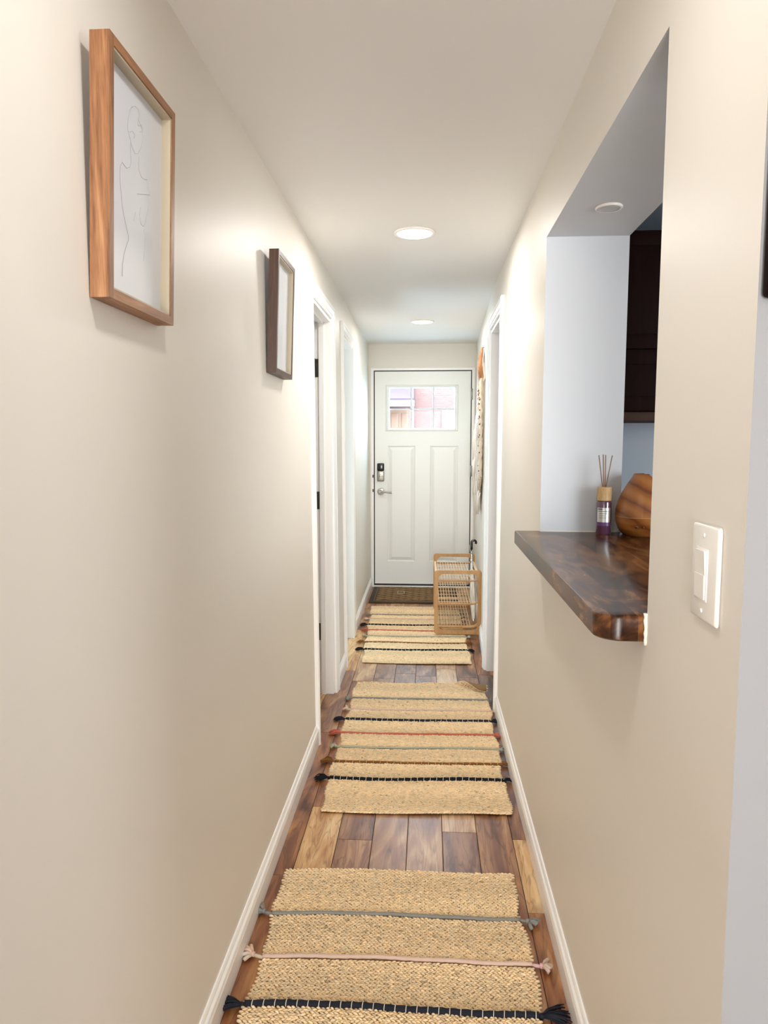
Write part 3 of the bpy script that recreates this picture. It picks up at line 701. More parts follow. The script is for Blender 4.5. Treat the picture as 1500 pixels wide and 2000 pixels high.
# ------------------------------------------------------------------ light switch
def switch():
    y0, y1, z0, z1 = 0.909, 0.998, 1.167, 1.296
    root = empty('light_switch', (0.373, (y0 + y1) / 2, (z0 + z1) / 2)); tag(root, 'white rocker light switch plate on the right wall', 'light switch')
    X = 0.3728
    p = MB(); p.rbox((X - 0.0065, y0, z0), (X, y1, z1), 0.0045, 3); p.build('wall_plate', plastic_white, root, auto=True)
    yc = (y0 + y1) / 2 + 0.006
    f = MB(); 
    ya, yb, za, zb = yc - 0.020, yc + 0.020, 1.194, 1.264
    f.rbox((X - 0.0078, ya, za), (X - 0.004, yb, zb), 0.0012); f.build('rocker_bezel', plastic_white, root, auto=True)
    r = MB()
    r.hexa([(X - 0.0070, ya + .004, 1.229), (X - 0.0070, yb - .004, 1.229), (X - 0.0088, yb - .004, 1.229), (X - 0.0088, ya + .004, 1.229),
            (X - 0.0070, ya + .003, 1.2615), (X - 0.0070, yb - .003, 1.2615), (X - 0.0112, yb - .003, 1.2615), (X - 0.0112, ya + .003, 1.2615)])
    r.hexa([(X - 0.0070, ya + .004, 1.197), (X - 0.0070, yb - .004, 1.197), (X - 0.0092, yb - .004, 1.197), (X - 0.0092, ya + .004, 1.197),
            (X - 0.0070, ya + .004, 1.229), (X - 0.0070, yb - .004, 1.229), (X - 0.0100, yb - .004, 1.229), (X - 0.0100, ya + .004, 1.229)])
    r.build('rocker', plastic_white, root)
    for z in (1.2815, 1.180):
        s = MB(); s.lathe([(0.0030, 0), (0.0028, -0.001), (0.001, -0.0014)], (X - 0.0065, yc - 0.004, z), 12, axis='x'); s.build('screw', plastic_white, root)
switch()

# ------------------------------------------------------------------ reed diffuser
def reed_diffuser():
    x, y, z = 0.5645, 2.300, 1.1092
    root = empty('reed_diffuser', (x, y, z)); tag(root, 'purple reed diffuser bottle with wooden cap and sticks on the counter', 'reed diffuser')
    b = MB(); b.lathe([(0.0215, 0), (0.0232, 0.003), (0.0232, 0.100), (0.0215, 0.106), (0.015, 0.107)], (x, y, z), 32)
    bt = b.build('bottle', purple, root, auto=True)
    c = MB(); c.lathe([(0.0205, 0.1072), (0.0222, 0.1085), (0.0222, 0.150), (0.021, 0.1515), (0.007, 0.152), (0.006, 0.148)], (x, y, z), 32); c.build('cap', cap_wood, root, auto=True)
    def patch(z0, z1, a0, a1, r, m, name, parent):
        q = MB(); V = []; F = []; N = 14
        for k in range(N + 1):
            a = a0 + (a1 - a0) * k / N
            for rr in (r, r + 0.0005):
                V += [(x + rr * math.cos(a), y + rr * math.sin(a), z + z0), (x + rr * math.cos(a), y + rr * math.sin(a), z + z1)]
        for k in range(N):
            i = k * 4; F += [(i + 2, i + 6, i + 7, i + 3), (i, i + 1, i + 5, i + 4), (i + 1, i + 3, i + 7, i + 5), (i, i + 4, i + 6, i + 2)]
        q.add(V, F); return q.build(name, m, parent)
    A0, A1 = math.radians(-160), math.radians(-48)
    lb = patch(0.040, 0.086, A0, A1, 0.0233, silver, 'label', root)
    patch(0.0285, 0.0395, A0, A1, 0.0233, purple_band, 'label_band', lb)
    for (z0, z1, s0, s1) in ((0.0795, 0.0835, 0.08, 0.42), (0.0735, 0.0755, 0.10, 0.86), (0.0665, 0.0680, 0.18, 0.70), (0.0600, 0.0612, 0.18, 0.62), (0.0535, 0.0547, 0.18, 0.66)):
        patch(z0, z1, A0 + (A1 - A0) * s0, A0 + (A1 - A0) * s1, 0.0239, ink, 'label_line', lb)
    for (bx, by, tx, ty, h) in ((-0.006, 0.000, -0.0215, -0.004, 0.252), (-0.001, 0.004, -0.006, 0.006, 0.254), (0.001, -0.003, -0.001, -0.006, 0.253), (0.004, 0.002, 0.0215, 0.002, 0.251)):
        s = MB(); s.tube([(x + bx, y + by, z + 0.147), (x + tx, y + ty, z + h)], 0.00155, 8); s.build('reed_stick', reed_mat, root)
reed_diffuser()

def aroma_diffuser():
    x, y, z = 0.684, 2.292, 1.1092
    root = empty('aroma_diffuser', (x, y, z)); tag(root, 'round wood-grain aroma diffuser with slanted top beside the reed bottle', 'aroma diffuser')
    R = 0.084
    def prof(t):                                   # height fraction -> radius, pear-shaped body
        pts = [(0.0, 0.058), (0.03, 0.064), (0.10, 0.0745), (0.20, 0.0815), (0.30, 0.084), (0.42, 0.0825), (0.55, 0.076), (0.68, 0.0655), (0.82, 0.050), (0.95, 0.034), (1.05, 0.024)]
        for (a, b) in zip(pts, pts[1:]):
            if t <= b[0]: u = (t - a[0]) / (b[0] - a[0]); return a[1] + u * (b[1] - a[1])
        return pts[-1][1]
    H = 0.196; n = 44
    def shell(t0, t1, cut, name):
        mb = MB(); V = []; F = []; steps = 26
        for i in range(steps + 1):
            t = t0 + (t1 - t0) * i / steps
            for k in range(n):
                a = 2 * math.pi * k / n; r = prof(t); px, py, pz = r * math.cos(a), r * math.sin(a), t * H
                if cut:                            # slanted mouth: plane falls towards +x
                    lim = H - 0.004 - 0.85 * (px - 0.008) if px > 0.008 else H - 0.002
                    pz = min(pz, lim)
                V.append((x + px, y + py, z + pz))
        for i in range(steps):
            for k in range(n): F.append((i * n + k, i * n + (k + 1) % n, (i + 1) * n + (k + 1) % n, (i + 1) * n + k))
        F.append(tuple(range(n - 1, -1, -1))); F.append(tuple(steps * n + k for k in range(n)))
        mb.add(V, F, 0, True); return mb.build(name, diff_m, root, auto=True)
    base = shell(0.0, 0.298, False, 'water_base'); lid = shell(0.306, 1.04, True, 'lid')
    g = MB(); g.lathe([(0.0838, 0.298 * H), (0.0838, 0.306 * H)], (x, y, z), n); g.build('seam_ring', simple('pale_seam', (0.60, 0.33, 0.13), rough=0.5), root)
    for (ax, sz) in ((-118, 0.0045), (-104, 0.0032)):
        a = math.radians(ax); px, py = x + 0.0805 * math.cos(a), y + 0.0805 * math.sin(a)
        b = MB(); b.tube([(px + 0.003 * math.cos(a) * -1, py + 0.003 * math.sin(a) * -1, z + 0.032), (px + 0.0025 * math.cos(a), py + 0.0025 * math.sin(a), z + 0.032)], sz, 12); b.build('button', simple('dark_button', (0.13, 0.04, 0.015), rough=0.5), base)
aroma_diffuser()

# ------------------------------------------------------------------ kitchen cabinet and stand-in dark panel
def cabinet():
    x0, x1, y0, y1, z0, z1 = 0.66, 1.86, 2.82, 3.163, 1.482, 2.198
    root = empty('wall_cabinet', ((x0 + x1) / 2, y1, z0)); tag(root, 'dark espresso kitchen wall cabinet seen through the pass-through', 'cabinet')
    b = MB(); b.box((x0, y0 + 0.02, z0 + 0.002), (x1, y1, z1)); b.build('carcass', espresso, root)
    w = 0.398
    for i in range(3):
        xa = x0 + 0.002 + i * w; xb = xa + w - 0.004
        for (za, zb) in ((z0 + 0.040, z0 + 0.272), (z0 + 0.276, z1 - 0.003)):
            d = MB(); d.rbox((xa, y0, za), (xb, y0 + 0.019, zb), 0.002)
            d.rbox((xa, y0 - 0.004, za), (xa + 0.055, y0 + 0.002, zb), 0.0015); d.rbox((xb - 0.055, y0 - 0.004, za), (xb, y0 + 0.002, zb), 0.0015)
            d.rbox((xa + 0.054, y0 - 0.004, zb - 0.055), (xb - 0.054, y0 + 0.002, zb), 0.0015); d.rbox((xa + 0.054, y0 - 0.004, za), (xb - 0.054, y0 + 0.002, za + 0.055), 0.0015)
            d.build('door', espresso, root, auto=True)
    r = MB(); r.rbox((x0, y0 - 0.004, z0), (x1, y0 + 0.018, z0 + 0.036), 0.003); r.build('light_rail', espresso_rail, root)
cabinet()
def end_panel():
    b = MB(); b.rbox((0.3755, 0.828, 1.565), (0.631, 0.8485, 2.283), 0.006, 3)  # invented dark slab standing in for a strip of unclear nature
    o = b.build('stand_in_panel', espresso); tag(o, 'made-up dark panel on the grey wall end at the right edge', 'panel')
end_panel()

# ------------------------------------------------------------------ jute rugs
def smooth(a, b, t):
    t = np.clip((t - a) / (b - a), 0, 1); return t * t * (3 - 2 * t)
CORD_COL = [('grey', (0.235, 0.235, 0.21)), ('pale pink', (0.62, 0.46, 0.38)), ('navy', (0.018, 0.020, 0.028)), ('coral red', (0.46, 0.12, 0.08)),
            ('sage', (0.36, 0.36, 0.27)), ('rust brown', (0.20, 0.085, 0.025)), ('black', (0.010, 0.011, 0.014))]
def tassel(parent, base, ang, col, style, seed, scale=1.0, ground=0.004):
    rnd = random.Random(seed); mb = MB(); tint = []
    bx, by, bz = base; dx, dy = math.cos(ang), math.sin(ang)
    def add(pts, r, n=7):
        k0 = len(mb.v); mb.tube(pts, r, n); tint.extend([tuple(min(1, c * rnd.uniform(0.85, 1.15)) for c in col)] * (len(mb.v) - k0))
    if style == 'hair':                                   # thick tassel of hairy strands
        for k in range(26):
            a = ang + rnd.uniform(-0.5, 0.5); L = scale * rnd.uniform(0.038, 0.055); h = rnd.uniform(0.002, 0.016)
            ex, ey = bx + L * math.cos(a), by + L * math.sin(a)
            add([(bx, by, bz), (bx + (ex - bx) * 0.35, by + (ey - by) * 0.35, max(ground + 0.002, bz + h * 0.8)), (bx + (ex - bx) * 0.75, by + (ey - by) * 0.75, ground + h * 0.8 + 0.002), (ex, ey, ground + 0.002 + h * 0.2)], [0.0022, 0.0030, 0.0028, 0.0012], 5)
        add([(bx - dx * 0.004, by - dy * 0.004, bz), (bx + dx * 0.006, by + dy * 0.006, bz)], [0.0065, 0.0075], 9)
    else:                                                 # knotted cord ends with short loops
        L0 = 0.016 * scale
        add([(bx - dx * 0.006, by - dy * 0.006, bz), (bx + dx * L0, by + dy * L0, bz + 0.001)], 0.0045, 8)
        kx, ky = bx + dx * L0, by + dy * L0
        for k in range(5 if style == 'knot' else 4):
            a = ang + (-1.0 + 2.0 * k / 4) + rnd.uniform(-0.25, 0.25); L = scale * rnd.uniform(0.015, 0.024)
            ex, ey = kx + L * math.cos(a), ky + L * math.sin(a); hz = bz + rnd.uniform(-0.001, 0.008)
            add([(kx, ky, bz), (kx + (ex - kx) * 0.5, ky + (ey - ky) * 0.5, hz + 0.003), (ex, ey, hz), (ex - dx * 0.003, ey - dy * 0.003, max(ground + .004, hz - 0.005))], [0.0035, 0.0052, 0.0055, 0.0035], 7)
        add([(kx - dx * 0.005, ky - dy * 0.005, bz + 0.002), (kx + dx * 0.003, ky + dy * 0.003, bz + 0.003)], [0.0068, 0.0072], 9)
    mb.build('tassel', yarn, parent, tint=np.array(tint, np.float32))
def rug(name_label, far_l, far_r, near_l, near_r, cords, seed, curl=None, droop=0.0, group='striped jute rugs along the hallway'):
    rs = np.random.RandomState(seed)
    fl, fr, nl, nr = map(np.array, (far_l, far_r, near_l, near_r))
    L = (np.linalg.norm(fl - nl) + np.linalg.norm(fr - nr)) / 2; Wd = np.linalg.norm(fr - fl)
    wave_p = rs.uniform(0, 6, 4)
    def place(u, v, h):
        """u across (0 left .. 1 right), v along (0 far .. 1 near), h height above the floor"""
        u = np.asarray(u, float); v = np.asarray(v, float); h = np.asarray(h, float) + 0 * u
        edge = 0.006 * (np.sin(v * 19 + wave_p[0]) + 0.6 * np.sin(v * 47 + wave_p[1])) * (np.abs(u - 0.5) * 2) ** 4
        x = (fl[0] * (1 - u) + fr[0] * u) * (1 - v) + (nl[0] * (1 - u) + nr[0] * u) * v + edge
        y = (fl[1] * (1 - u) + fr[1] * u) * (1 - v) + (nl[1] * (1 - u) + nr[1] * u) * v
        y = y + 0.006 * np.sin(u * 5 + wave_p[2]) * 1.0
        z = h + 0.0018 * (1 + np.sin(v * 33 + wave_p[3]) * np.sin(u * 6))
        if curl is not None:
            a = v * L; Rl = curl(u); r = 0.026
            th = np.clip((Rl - a) / r, 0, 5.2)
            on = th > 0
            y = np.where(on, y - (Rl - a) * 0 + (a - Rl) * 0 + 0, y)
            # point on the roll: start at a = Rl and go round upwards and back over
            yb = y + (a - Rl)                       # y of the line where the roll starts
            ry = yb + r * np.sin(th) - (h) * np.sin(th)
            rz = r * (1 - np.cos(th)) + h * np.cos(th) + 0.002
            y = np.where(on, ry, y); z = np.where(on, np.maximum(rz, 0.003), z)
        return x, y, z
    root = empty('rug', (float((fl[0] + nr[0]) / 2), float((fl[1] + nl[1]) / 2), 0)); tag(root, name_label, 'rug', group)
    # backing
    nu, nv = 60, 150
    U, Vv = np.meshgrid(np.linspace(0.006, 0.994, nu), np.linspace(0.004, 0.996, nv))
    vs_ = []
    for h in (0.0012, 0.0058): vs_.append(np.stack(place(U.ravel(), Vv.ravel(), h), 1))
    V = np.concatenate(vs_); idx = np.arange(nu * nv).reshape(nv, nu)
    q = np.stack([idx[:-1, :-1], idx[:-1, 1:], idx[1:, 1:], idx[1:, :-1]], -1).reshape(-1, 4); N = nu * nv
    rim = np.concatenate([idx[0, :], idx[1:, -1], idx[-1, -2::-1], idx[-2:0:-1, 0]]); rn = np.roll(rim, -1)
    F = np.concatenate([q[:, ::-1], q + N, np.stack([rim, rn, rn + N, rim + N], 1)])
    np_build('backing', V, F, jute_base, root)
    # braid stitches: small slanted lozenges in rows across the rug
    px, py = 0.0118, 0.0072
    rows = int(L / py); colsn = int(Wd / px)
    J, I = np.meshgrid(np.arange(colsn), np.arange(rows))
    I = I.ravel(); J = J.ravel()
    u = (J + 0.5 + 0.5 * (I % 2) * 0.9 - 0.22 + rs.uniform(-0.14, 0.14, len(I))) / colsn; v = (I + 0.5 + rs.uniform(-0.12, 0.12, len(I))) / rows
    keep = np.ones(len(I), bool)
    for c in cords: keep &= np.abs(v - c / L) > 0.0062 / L
    I, J, u, v = I[keep], J[keep], u[keep], v[keep]
    n = len(u); slant = np.where(I % 2 == 0, 1, -1) * np.radians(27) + rs.normal(0, 0.09, n) + np.radians(4)
    a = 0.0086 * rs.uniform(0.9, 1.15, n); b = 0.0033 * rs.uniform(0.88, 1.14, n); hh = 0.0058 * rs.uniform(0.75, 1.25, n)
    K = 8; ang = np.linspace(0, 2 * np.pi, K, endpoint=False)
    rings = [(1.0, 0.0), (0.84, 0.60), (0.45, 0.92)]
    VV = []
    cs, sn = np.cos(slant), np.sin(slant)
    for (rr, hz) in rings:
        for t in ang:
            lx = a * rr * np.cos(t); ly = b * rr * np.sin(t)
            du = (lx * cs - ly * sn) / Wd; dv = (lx * sn + ly * cs) / L
            VV.append(np.stack(place(np.clip(u + du, -0.008, 1.008), np.clip(v + dv, -0.003, 1.003), 0.0042 + hh * hz), 1))
    VV.append(np.stack(place(np.clip(u, 0, 1), np.clip(v, 0, 1), 0.0042 + hh), 1))
    VV = np.stack(VV, 1); M_ = VV.shape[1]
    tri = []
    for r_ in range(2):
        for k in range(K):
            p0, p1, p2, p3 = r_ * K + k, r_ * K + (k + 1) % K, (r_ + 1) * K + (k + 1) % K, (r_ + 1) * K + k
            tri += [(p0, p1, p2), (p0, p2, p3)]
    for k in range(K): tri.append((2 * K + k, 2 * K + (k + 1) % K, 3 * K))
    tri = np.array(tri)[:, ::-1] if False else np.array(tri)
    F = (np.arange(n)[:, None, None] * M_ + tri[None]).reshape(-1, 3)
    base = np.array((0.79, 0.615, 0.39)); br = rs.normal(1.0, 0.075, (n, 1)); warm = rs.normal(0, 0.025, (n, 1))
    row_t = 1 + 0.07 * np.sin(I * 0.21 + wave_p[0])[:, None]
    dark = np.where(rs.uniform(size=(n, 1)) < 0.012, 0.6, 1.0)
    col = np.clip(base * br * row_t * dark * np.concatenate([1 + warm, np.ones_like(warm), 1 - warm * 1.5], 1), 0.03, 0.92)
    np_build('woven_jute', VV.reshape(-1, 3), F, jute, root, tint=np.repeat(col, M_, 0))
    # coloured cords with tasselled ends
    for ci, c in enumerate(cords):
        cname, cc = CORD_COL[ci]; v0 = c / L
        uu = np.linspace(0.005, 0.995, 70)
        wob = 0.0012 * np.sin(uu * 23 + ci) + 0.0015 * np.sin(uu * 7 + 2 * ci)
        X, Y, Z = place(uu, v0 + wob / L, 0.0098)
        thick = 0.0080 if cname in ('navy', 'black') else 0.0056
        mb = MB(); tl = []
        pts = list(zip(X.tolist(), Y.tolist(), Z.tolist()))
        mb.tube(pts, [thick * (1 + 0.10 * math.sin(i * 2.1)) for i in range(len(pts))], 8); tl += [cc] * len(mb.v)
        if cname in ('navy', 'black', 'rust brown'):           # pale stitches binding the dark cords
            ntie = 27 if cname != 'rust brown' else 24
            for k in range(ntie):
                t = (k + 0.7) / ntie * 69; i0 = int(t); fx = t - i0
                if i0 >= 69: break
                p = Vector(pts[i0]).lerp(Vector(pts[i0 + 1]), fx); k0 = len(mb.v)
                arc = [(p.x + 0.001 * math.cos(a_), p.y + (thick + 0.0009) * math.cos(a_), p.z + (thick + 0.0009) * math.sin(a_)) for a_ in np.linspace(-0.35, math.pi + 0.35, 9)]
                mb.tube(arc, 0.0011, 5); tl += [(0.66, 0.60, 0.52) if cname != 'rust brown' else (0.60, 0.44, 0.24)] * (len(mb.v) - k0)
        co = mb.build('stripe_cord', yarn, root, tint=np.array(tl, np.float32)); co['label'] = cname + ' stripe cord'
        st = 'hair' if cname in ('navy', 'black', 'coral red', 'rust brown') else 'knot'
        rnd = random.Random(seed * 31 + ci)
        for (end, a0) in ((0, math.pi), (-1, 0.0)):
            x_, y_, z_ = pts[end]; off = -0.004 if end == 0 else 0.004
            room = (1.6 if seed == 1 else 1.15) if end == 0 else TASSEL_R.get(seed, 0.8)
            tassel(co, (x_ + off, y_, 0.0085), a0 + rnd.uniform(-0.35, 0.35), cc, st, seed * 100 + ci * 2 + end, scale=room)
TASSEL_R = {1: 1.4, 2: 0.62, 3: 0.9}
rug('natural jute rug with grey, pink and navy stripes, nearest to the camera', (-0.452, 2.178), (0.284, 2.206), (-0.43, 0.77), (0.30, 0.76),
    [0.225, 0.402, 0.572, 0.74, 0.90, 1.06, 1.21], 1)
rug('natural jute rug with coral and navy stripes and a curled corner, middle of the hallway', (-0.402, 4.005), (0.335, 4.005), (-0.400, 2.555), (0.322, 2.566),
    [0.258, 0.420, 0.558, 0.725, 0.880, 1.032, 1.183], 2, curl=lambda u: 0.018 + 0.010 * np.sin(u * 14) + 0.105 * smooth(0.70, 0.96, u))
rug('natural jute rug with dark stripes lying under the bamboo rack by the front door', (-0.462, 5.915), (0.262, 5.93), (-0.404, 4.375), (0.283, 4.388),
    [0.30, 0.435, 0.62, 0.78, 0.935, 1.095, 1.265], 3)

# ------------------------------------------------------------------ doormat
def doormat():
    x0, x1, y0, y1 = -0.508, 0.28, 6.068, 6.742
    root = empty('doormat', ((x0 + x1) / 2, (y0 + y1) / 2, 0)); tag(root, 'dark brown doormat with a diamond lattice pattern before the front door', 'doormat')
    b = MB(); b.rbox((x0, y0, 0.0015), (x1, y1, 0.009), 0.003); b.build('rubber_base', mat_rubber, root, auto=True)
    f = MB();     # raised lattice of diagonal ribs
    a, bb, c, d = x0 + 0.065, x1 - 0.065, y0 + 0.065, y1 - 0.065
    def clip(p, q):
        t0, t1 = 0.0, 1.0; dx, dy = q[0] - p[0], q[1] - p[1]
        for (pp, qq) in ((-dx, p[0] - a), (dx, bb - p[0]), (-dy, p[1] - c), (dy, d - p[1])):
            if abs(pp) < 1e-12:
                if qq < 0: return None
            else:
                r = qq / pp
                if pp < 0: t0 = max(t0, r)
                else: t1 = min(t1, r)
        if t0 >= t1: return None
        return (p[0] + dx * t0, p[1] + dy * t0), (p[0] + dx * t1, p[1] + dy * t1)
    for k in range(-8, 14):
        xs = a + k * 0.125
        for s in (1, -1):
            seg = clip((xs, c), (xs + s * 0.8, d + 0.0)) if True else None
            if seg and abs(seg[0][0] - seg[1][0]) > 0.02:
                (p, q) = seg; f.tube([(p[0], p[1], 0.0115), (q[0], q[1], 0.0115)], 0.0125, 6)
    f.build('fibre_lattice', mat_fibre, root, auto=True)
    r = MB()
    r.tube([(x0 + 0.045, y0 + 0.045, 0.010), (x1 - 0.045, y0 + 0.045, 0.010), (x1 - 0.045, y1 - 0.045, 0.010), (x0 + 0.045, y1 - 0.045, 0.010)], 0.006, 6, closed=True)
    r.build('border_rib', mat_fibre, root)
    m = MB()
    cx_, cy_m = -0.235, 6.42
    m.tube([(cx_ - 0.03, cy_m - 0.05, 0.022), (cx_ + 0.03, cy_m - 0.05, 0.022), (cx_ + 0.03, cy_m + 0.05, 0.022), (cx_ - 0.03, cy_m + 0.05, 0.022)], 0.004, 6, closed=True)
    m.build('square_motif', simple('tan_motif', (0.42, 0.31, 0.19), rough=0.9), root)
doormat()

# ------------------------------------------------------------------ bamboo shoe rack
def rack():
    x0, x1, y0, y1, H = 0.056, 0.394, 5.045, 5.830, 0.484
    zf = 0.016
    root = empty('shoe_rack', ((x0 + x1) / 2, (y0 + y1) / 2, 0)); tag(root, 'bamboo three-tier shoe rack against the right wall', 'shoe rack')
    def loop(mb, ya, yb, w, r0, zb, zt):
        """rounded rectangular end frame, flat bamboo bar"""
        out = []; inn = []
        def arc(cx, cz, r, a0, a1, N=7): return [(cx + r * math.cos(a0 + (a1 - a0) * k / N), cz + r * math.sin(a0 + (a1 - a0) * k / N)) for k in range(N + 1)]
        def rr(xa, xb, za, zb_, r):
            h = math.pi / 2
            return arc(xb - r, za + r, r, -h, 0) + arc(xb - r, zb_ - r, r, 0, h) + arc(xa + r, zb_ - r, r, h, 2 * h) + arc(xa + r, za + r, r, 2 * h, 3 * h)
        O = rr(x0, x1, zb, zt, r0); I = rr(x0 + w, x1 - w, zb + 0.032, zt - 0.026, 0.042)
        n = len(O); V = []
        for y in (ya, yb): V += [(x, y, z) for (x, z) in O] + [(x, y, z) for (x, z) in I]
        F = []
        for k in range(n):
            j = (k + 1) % n
            F += [(k, j, n + j, n + k), (2 * n + k, 3 * n + k, 3 * n + j, 2 * n + j), (k, 2 * n + k, 2 * n + j, j), (n + k, n + j, 3 * n + j, 3 * n + k)]
        mb.add(V, F)
    for (ya, yb) in ((y0, y0 + 0.022), (y1 - 0.022, y1)):
        m = MB(); loop(m, ya, yb, 0.026, 0.022, zf, H); m.build('end_frame', bamboo, root)
    for x in (x0 + 0.013, x1 - 0.013):
        m = MB(); m.rbox((x - 0.009, y0 + 0.021, H - 0.085), (x + 0.009, y1 - 0.021, H - 0.062), 0.004); m.build('side_rail', bamboo_pale, root, auto=True)
    for ti, z in enumerate((0.405, 0.238, 0.070)):
        s = MB()
        th = 0.007 if ti < 2 else 0.012
        for (y, m_) in ((y0 + 0.012, 0), (y1 - 0.012, 0)):
            if m_ == 0:
                pts = [(x0 + 0.013, y, z), (x1 - 0.085, y, z), (x1 - 0.05, y, z + 0.003), (x1 - 0.028, y, z + 0.014), (x1 - 0.016, y, z + 0.034)]
                s.tube(pts, th, 8, mi=1)
        sl = s
        for k in range(12):
            x = x0 + 0.034 + k * 0.0205
            sl.rbox((x - 0.0022, y0 + 0.014, z + 0.002), (x + 0.0022, y1 - 0.014, z + 0.009), 0.0010, 1)
        for k in range(6):
            y = y0 + 0.09 + k * 0.122
            sl.tube([(x0 + 0.024, y, z - 0.001), (x0 + 0.268, y, z - 0.001)], 0.0028, 6)
        sl.build('slatted_shelf', [bamboo_pale, bamboo], root, auto=True)
    m = MB(); m.rbox((x0 + 0.026, y1 - 0.02, 0.098), (x0 + 0.268, y1 - 0.008, 0.118), 0.003); m.build('back_rail', bamboo_pale, root, auto=True)
rack()

# ------------------------------------------------------------------ umbrella standing in the rack
def umbrella():
    b = Vector((0.346, 5.17, 0.082)); t = Vector((0.360, 5.70, 0.545)); d = (t - b).normalized()
    root = empty('umbrella', b); tag(root, 'folded pale umbrella with black hook handle standing in the bamboo rack', 'umbrella')
    s = MB(); s.tube([b, t], 0.0055, 10); s.build('shaft', simple('umbrella_steel', (0.50, 0.50, 0.52), rough=0.25, metal=0.9), root)
    c = MB(); V = []; F = []; N = 24; steps = 14
    e1 = d.orthogonal().normalized(); e2 = d.cross(e1)
    for i in range(steps + 1):
        f = i / steps; p = b + (t - b) * (0.03 + 0.66 * f)
        r0 = 0.006 + 0.013 * math.sin(min(1, f * 1.15) * math.pi * 0.9) + 0.003 * (1 - f)
        for k in range(N):
            a = 2 * math.pi * k / N + f * 1.1; r = r0 * (1 + 0.28 * math.cos(8 * a))
            V.append(p + e1 * (r * math.cos(a)) + e2 * (r * math.sin(a)))
    for i in range(steps):
        for k in range(N): F.append((i * N + k, i * N + (k + 1) % N, (i + 1) * N + (k + 1) % N, (i + 1) * N + k))
    c.add(V, F, 0, True); c.build('folded_canopy', canopy_m, root)
    h = MB(); top = t; pts = [t - d * 0.01, t + Vector((0, 0.008, 0.030))]
    for k in range(0, 9):
        a = math.pi - k / 8 * math.pi * 1.15
        pts.append((t.x + 0.018 + 0.018 * math.cos(a), t.y + 0.012, t.z + 0.046 + 0.020 * math.sin(a)))
    h.tube(pts, [0.0095] * (len(pts) - 1) + [0.0085], 12); h.build('hook_handle', black_gloss, root)
umbrella()

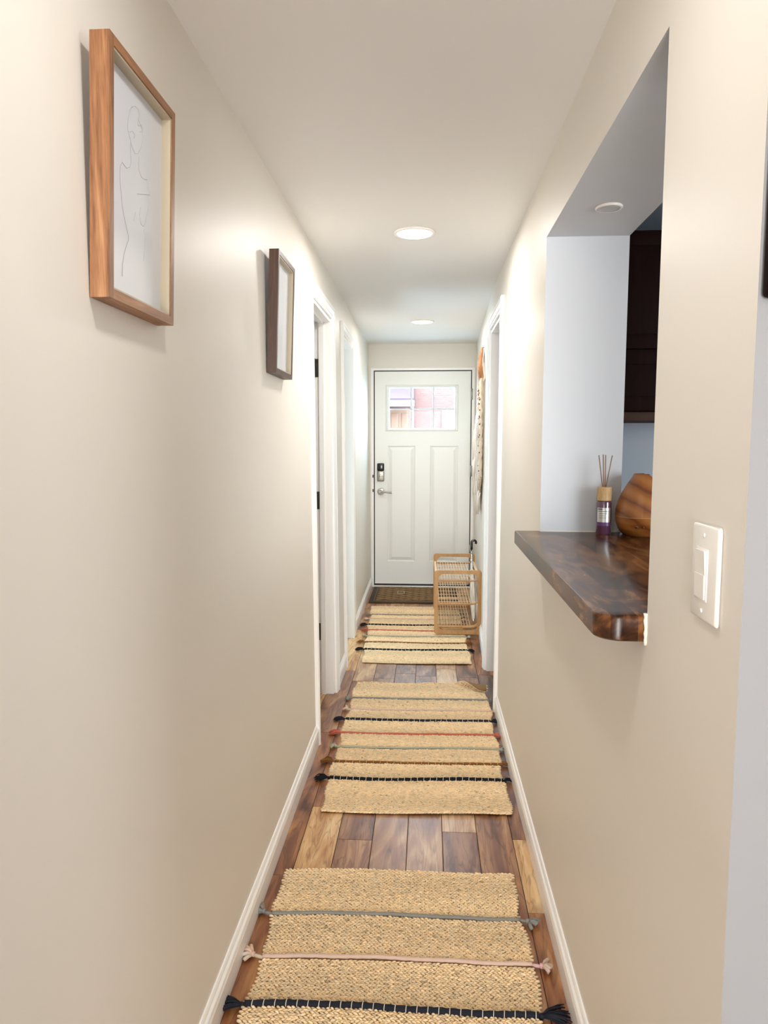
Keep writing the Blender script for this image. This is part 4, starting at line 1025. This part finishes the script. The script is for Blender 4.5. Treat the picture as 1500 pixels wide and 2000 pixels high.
# ------------------------------------------------------------------ macrame wall hanging
def macrame():
    y0, y1 = 4.98, 5.56; yc = 5.27
    root = empty('wall_hanging', (xr(yc, 1.9) - 0.01, yc, 2.08)); tag(root, 'terracotta and white fringed macrame hanging on the right wall', 'wall hanging')
    rnd = random.Random(8)
    n_ = MB(); n_.lathe([(0.004, 0), (0.0035, -0.016), (0.006, -0.018)], (xr(yc, 2.08), yc, 2.081), 10, axis='x'); n_.build('nail', nickel, root)
    def X(y, z, d): return xr(y, z) - d
    zt = 1.845
    h = MB(); tint = []
    cols = [(0.60, 0.27, 0.12), (0.45, 0.20, 0.09), (0.70, 0.40, 0.22), (0.20, 0.11, 0.06)]
    for k in range(10):
        f = k / 9; y = y0 + (y1 - y0) * f; c = rnd.choice(cols); k0 = len(h.v)
        h.tube([(X(yc, 2.075, 0.012), yc + rnd.uniform(-.006, .006), 2.075), (X(yc, 2.0, 0.02 + rnd.uniform(0, .012)), yc + (y - yc) * 0.36, 2.01), (X(y, 1.93, 0.022 + rnd.uniform(0, .01)), yc + (y - yc) * 0.72, 1.93), (X(y, zt, 0.02), y, zt)], 0.0085, 6)
        tint += [c] * (len(h.v) - k0)
    h.build('hanger_cords', macrame_m, root, tint=np.array(tint, np.float32))
    dw = MB(); dw.tube([(X(y0 - 0.03, zt, 0.022), y0 - 0.02, zt), (X(y1, zt, 0.022), y1 + 0.02, zt)], 0.008, 10); dw.build('dowel', bamboo, root)
    kb = MB(); tint = []
    for k in range(34):                                    # knotted body: zigzag cords crossing in rows
        f = k / 33; y = y0 + (y1 - y0) * f; k0 = len(kb.v); pts = []
        zb = 1.30 - 0.30 * (0.5 - abs(f - 0.5))
        zb = 1.16 - 0.16 * (1 - abs(f - 0.5) * 2)
        N = 18
        for i in range(N + 1):
            z = zt + (zb - zt) * i / N
            yy = y + 0.010 * (1 if (i + k) % 2 else -1)
            pts.append((X(yy, z, 0.016 + 0.008 * ((i + k) % 2) + rnd.uniform(0, 0.004)), yy, z))
        kb.tube(pts, [0.0058 + 0.0022 * (i % 2) for i in range(N + 1)], 5)
        c = (0.72, 0.60, 0.47) if f < 0.62 else ((0.50, 0.27, 0.15) if k % 3 else (0.70, 0.58, 0.45))
        if f > 0.8: c = (0.42, 0.21, 0.12)
        tint += [c] * (len(kb.v) - k0)
    kb.build('knotted_body', macrame_m, root, tint=np.array(tint, np.float32))
    fg = MB(); tint = []
    for k in range(420):                                   # white brushed fringe on the far, lower side
        f = rnd.random() ** 0.7; y = y0 + 0.16 + (y1 - y0 - 0.14) * f + rnd.uniform(-.01, .02); z1 = 1.66 - rnd.random() * 0.66
        L = rnd.uniform(0.12, 0.24); bulge = math.sin(min(1, max(0, (1.74 - z1) / 0.85)) * math.pi)
        d = rnd.uniform(0.016, 0.036) + 0.040 * bulge * f * rnd.uniform(0.5, 1)
        zb = max(z1 - L, 0.83 + 0.20 * abs(f - 0.55)); k0 = len(fg.v); sw = rnd.uniform(-0.03, 0.03)
        fg.tube([(X(y, z1, 0.016), y, z1), (X(y, z1, d * 0.95), y + sw * 0.4, z1 - (z1 - zb) * 0.35), (X(y, zb, d), y + sw, zb)], [0.0045, 0.006, 0.003], 5)
        g = rnd.uniform(0.88, 1.0); tint += [(0.92 * g, 0.90 * g, 0.86 * g)] * (len(fg.v) - k0)
    fo = fg.build('fringe', macrame_m, root, tint=np.array(tint, np.float32))
    bd = MB(); bd.lathe([(0.001, -0.0055), (0.0050, -0.002), (0.0050, 0.002), (0.001, 0.0055)], (0, 0, 0), 7)
    first = bd.build('dark_bead', simple('dark_bead', (0.08, 0.05, 0.035), rough=0.6), None)
    for k in range(30):
        y = y0 + 0.02 + rnd.random() * (y1 - y0 - 0.14); z = rnd.uniform(1.10, 1.80)
        o = first if k == 0 else first.copy()
        if k: COL.objects.link(o)
        o.parent = root; o.location = Vector((X(y, z, 0.034), y, z)) - root.location
macrame()

# ------------------------------------------------------------------ outside, seen through the front door window
mb = MB(); mb.box((-14, 6.96, -0.30), (14, 60, -0.12)); struct(mb.build('ground', concrete), 'pale pavement outside the front door', 'ground')
house_trim = simple('house_trim_paint', (0.12, 0.075, 0.060), rough=0.6)
def house():
    Y = 28.0
    root = empty('brick_house', (0, Y, -0.12)); tag(root, 'red brick house across the street seen through the front door window', 'house')
    b = MB(); b.box((-6, Y, -0.12), (6, Y + 6, 5.6)); b.build('brick_wall', brick_m, root)
    r = MB(); r.hexa([(-5.2, Y - 1.25, 2.92), (-0.52, Y - 1.25, 2.92), (-0.52, Y - 0.002, 3.62), (-5.2, Y - 0.002, 3.62), (-5.2, Y - 1.25, 3.0), (-0.52, Y - 1.25, 3.0), (-0.52, Y - 0.002, 3.70), (-5.2, Y - 0.002, 3.70)]); r.build('porch_roof', shingle_m, root)
    f = MB(); f.rbox((-5.22, Y - 1.30, 2.70), (-0.50, Y - 1.20, 2.93), 0.01); f.build('fascia', house_trim, root)
    p = MB(); p.rbox((-0.66, Y - 1.20, -0.12), (-0.52, Y - 1.06, 2.70), 0.01); p.build('porch_post', house_trim, root)
    orange = simple('orange_door_paint', (0.100, 0.034, 0.011), rough=0.6)
    d = MB(); d.box((-1.52, Y - 0.06, 0.4), (-0.66, Y - 0.012, 2.66)); dr = d.build('front_door', orange, root)
    for x in (-1.42, -1.02):
        q = MB(); q.rbox((x, Y - 0.085, 0.6), (x + 0.28, Y - 0.06, 2.5), 0.02); q.build('door_panel', orange, dr)
    q = MB(); q.rbox((-1.62, Y - 0.08, 0.3), (-1.53, Y - 0.011, 2.76), 0.01); q.rbox((-0.65, Y - 0.08, 0.3), (-0.56, Y - 0.011, 2.76), 0.01); q.build('door_trim', house_trim, root)
    w_ = MB(); w_.box((0.55, Y - 0.05, 1.2), (1.7, Y - 0.011, 2.62)); wn = w_.build('window', simple('pale_blinds', (0.050, 0.030, 0.028), rough=0.5), root)
    s = MB()
    for k in range(9): s.rbox((0.58 + k * 0.125, Y - 0.075, 1.22), (0.64 + k * 0.125, Y - 0.052, 2.6), 0.004)
    s.build('blind', house_trim, wn)
house()
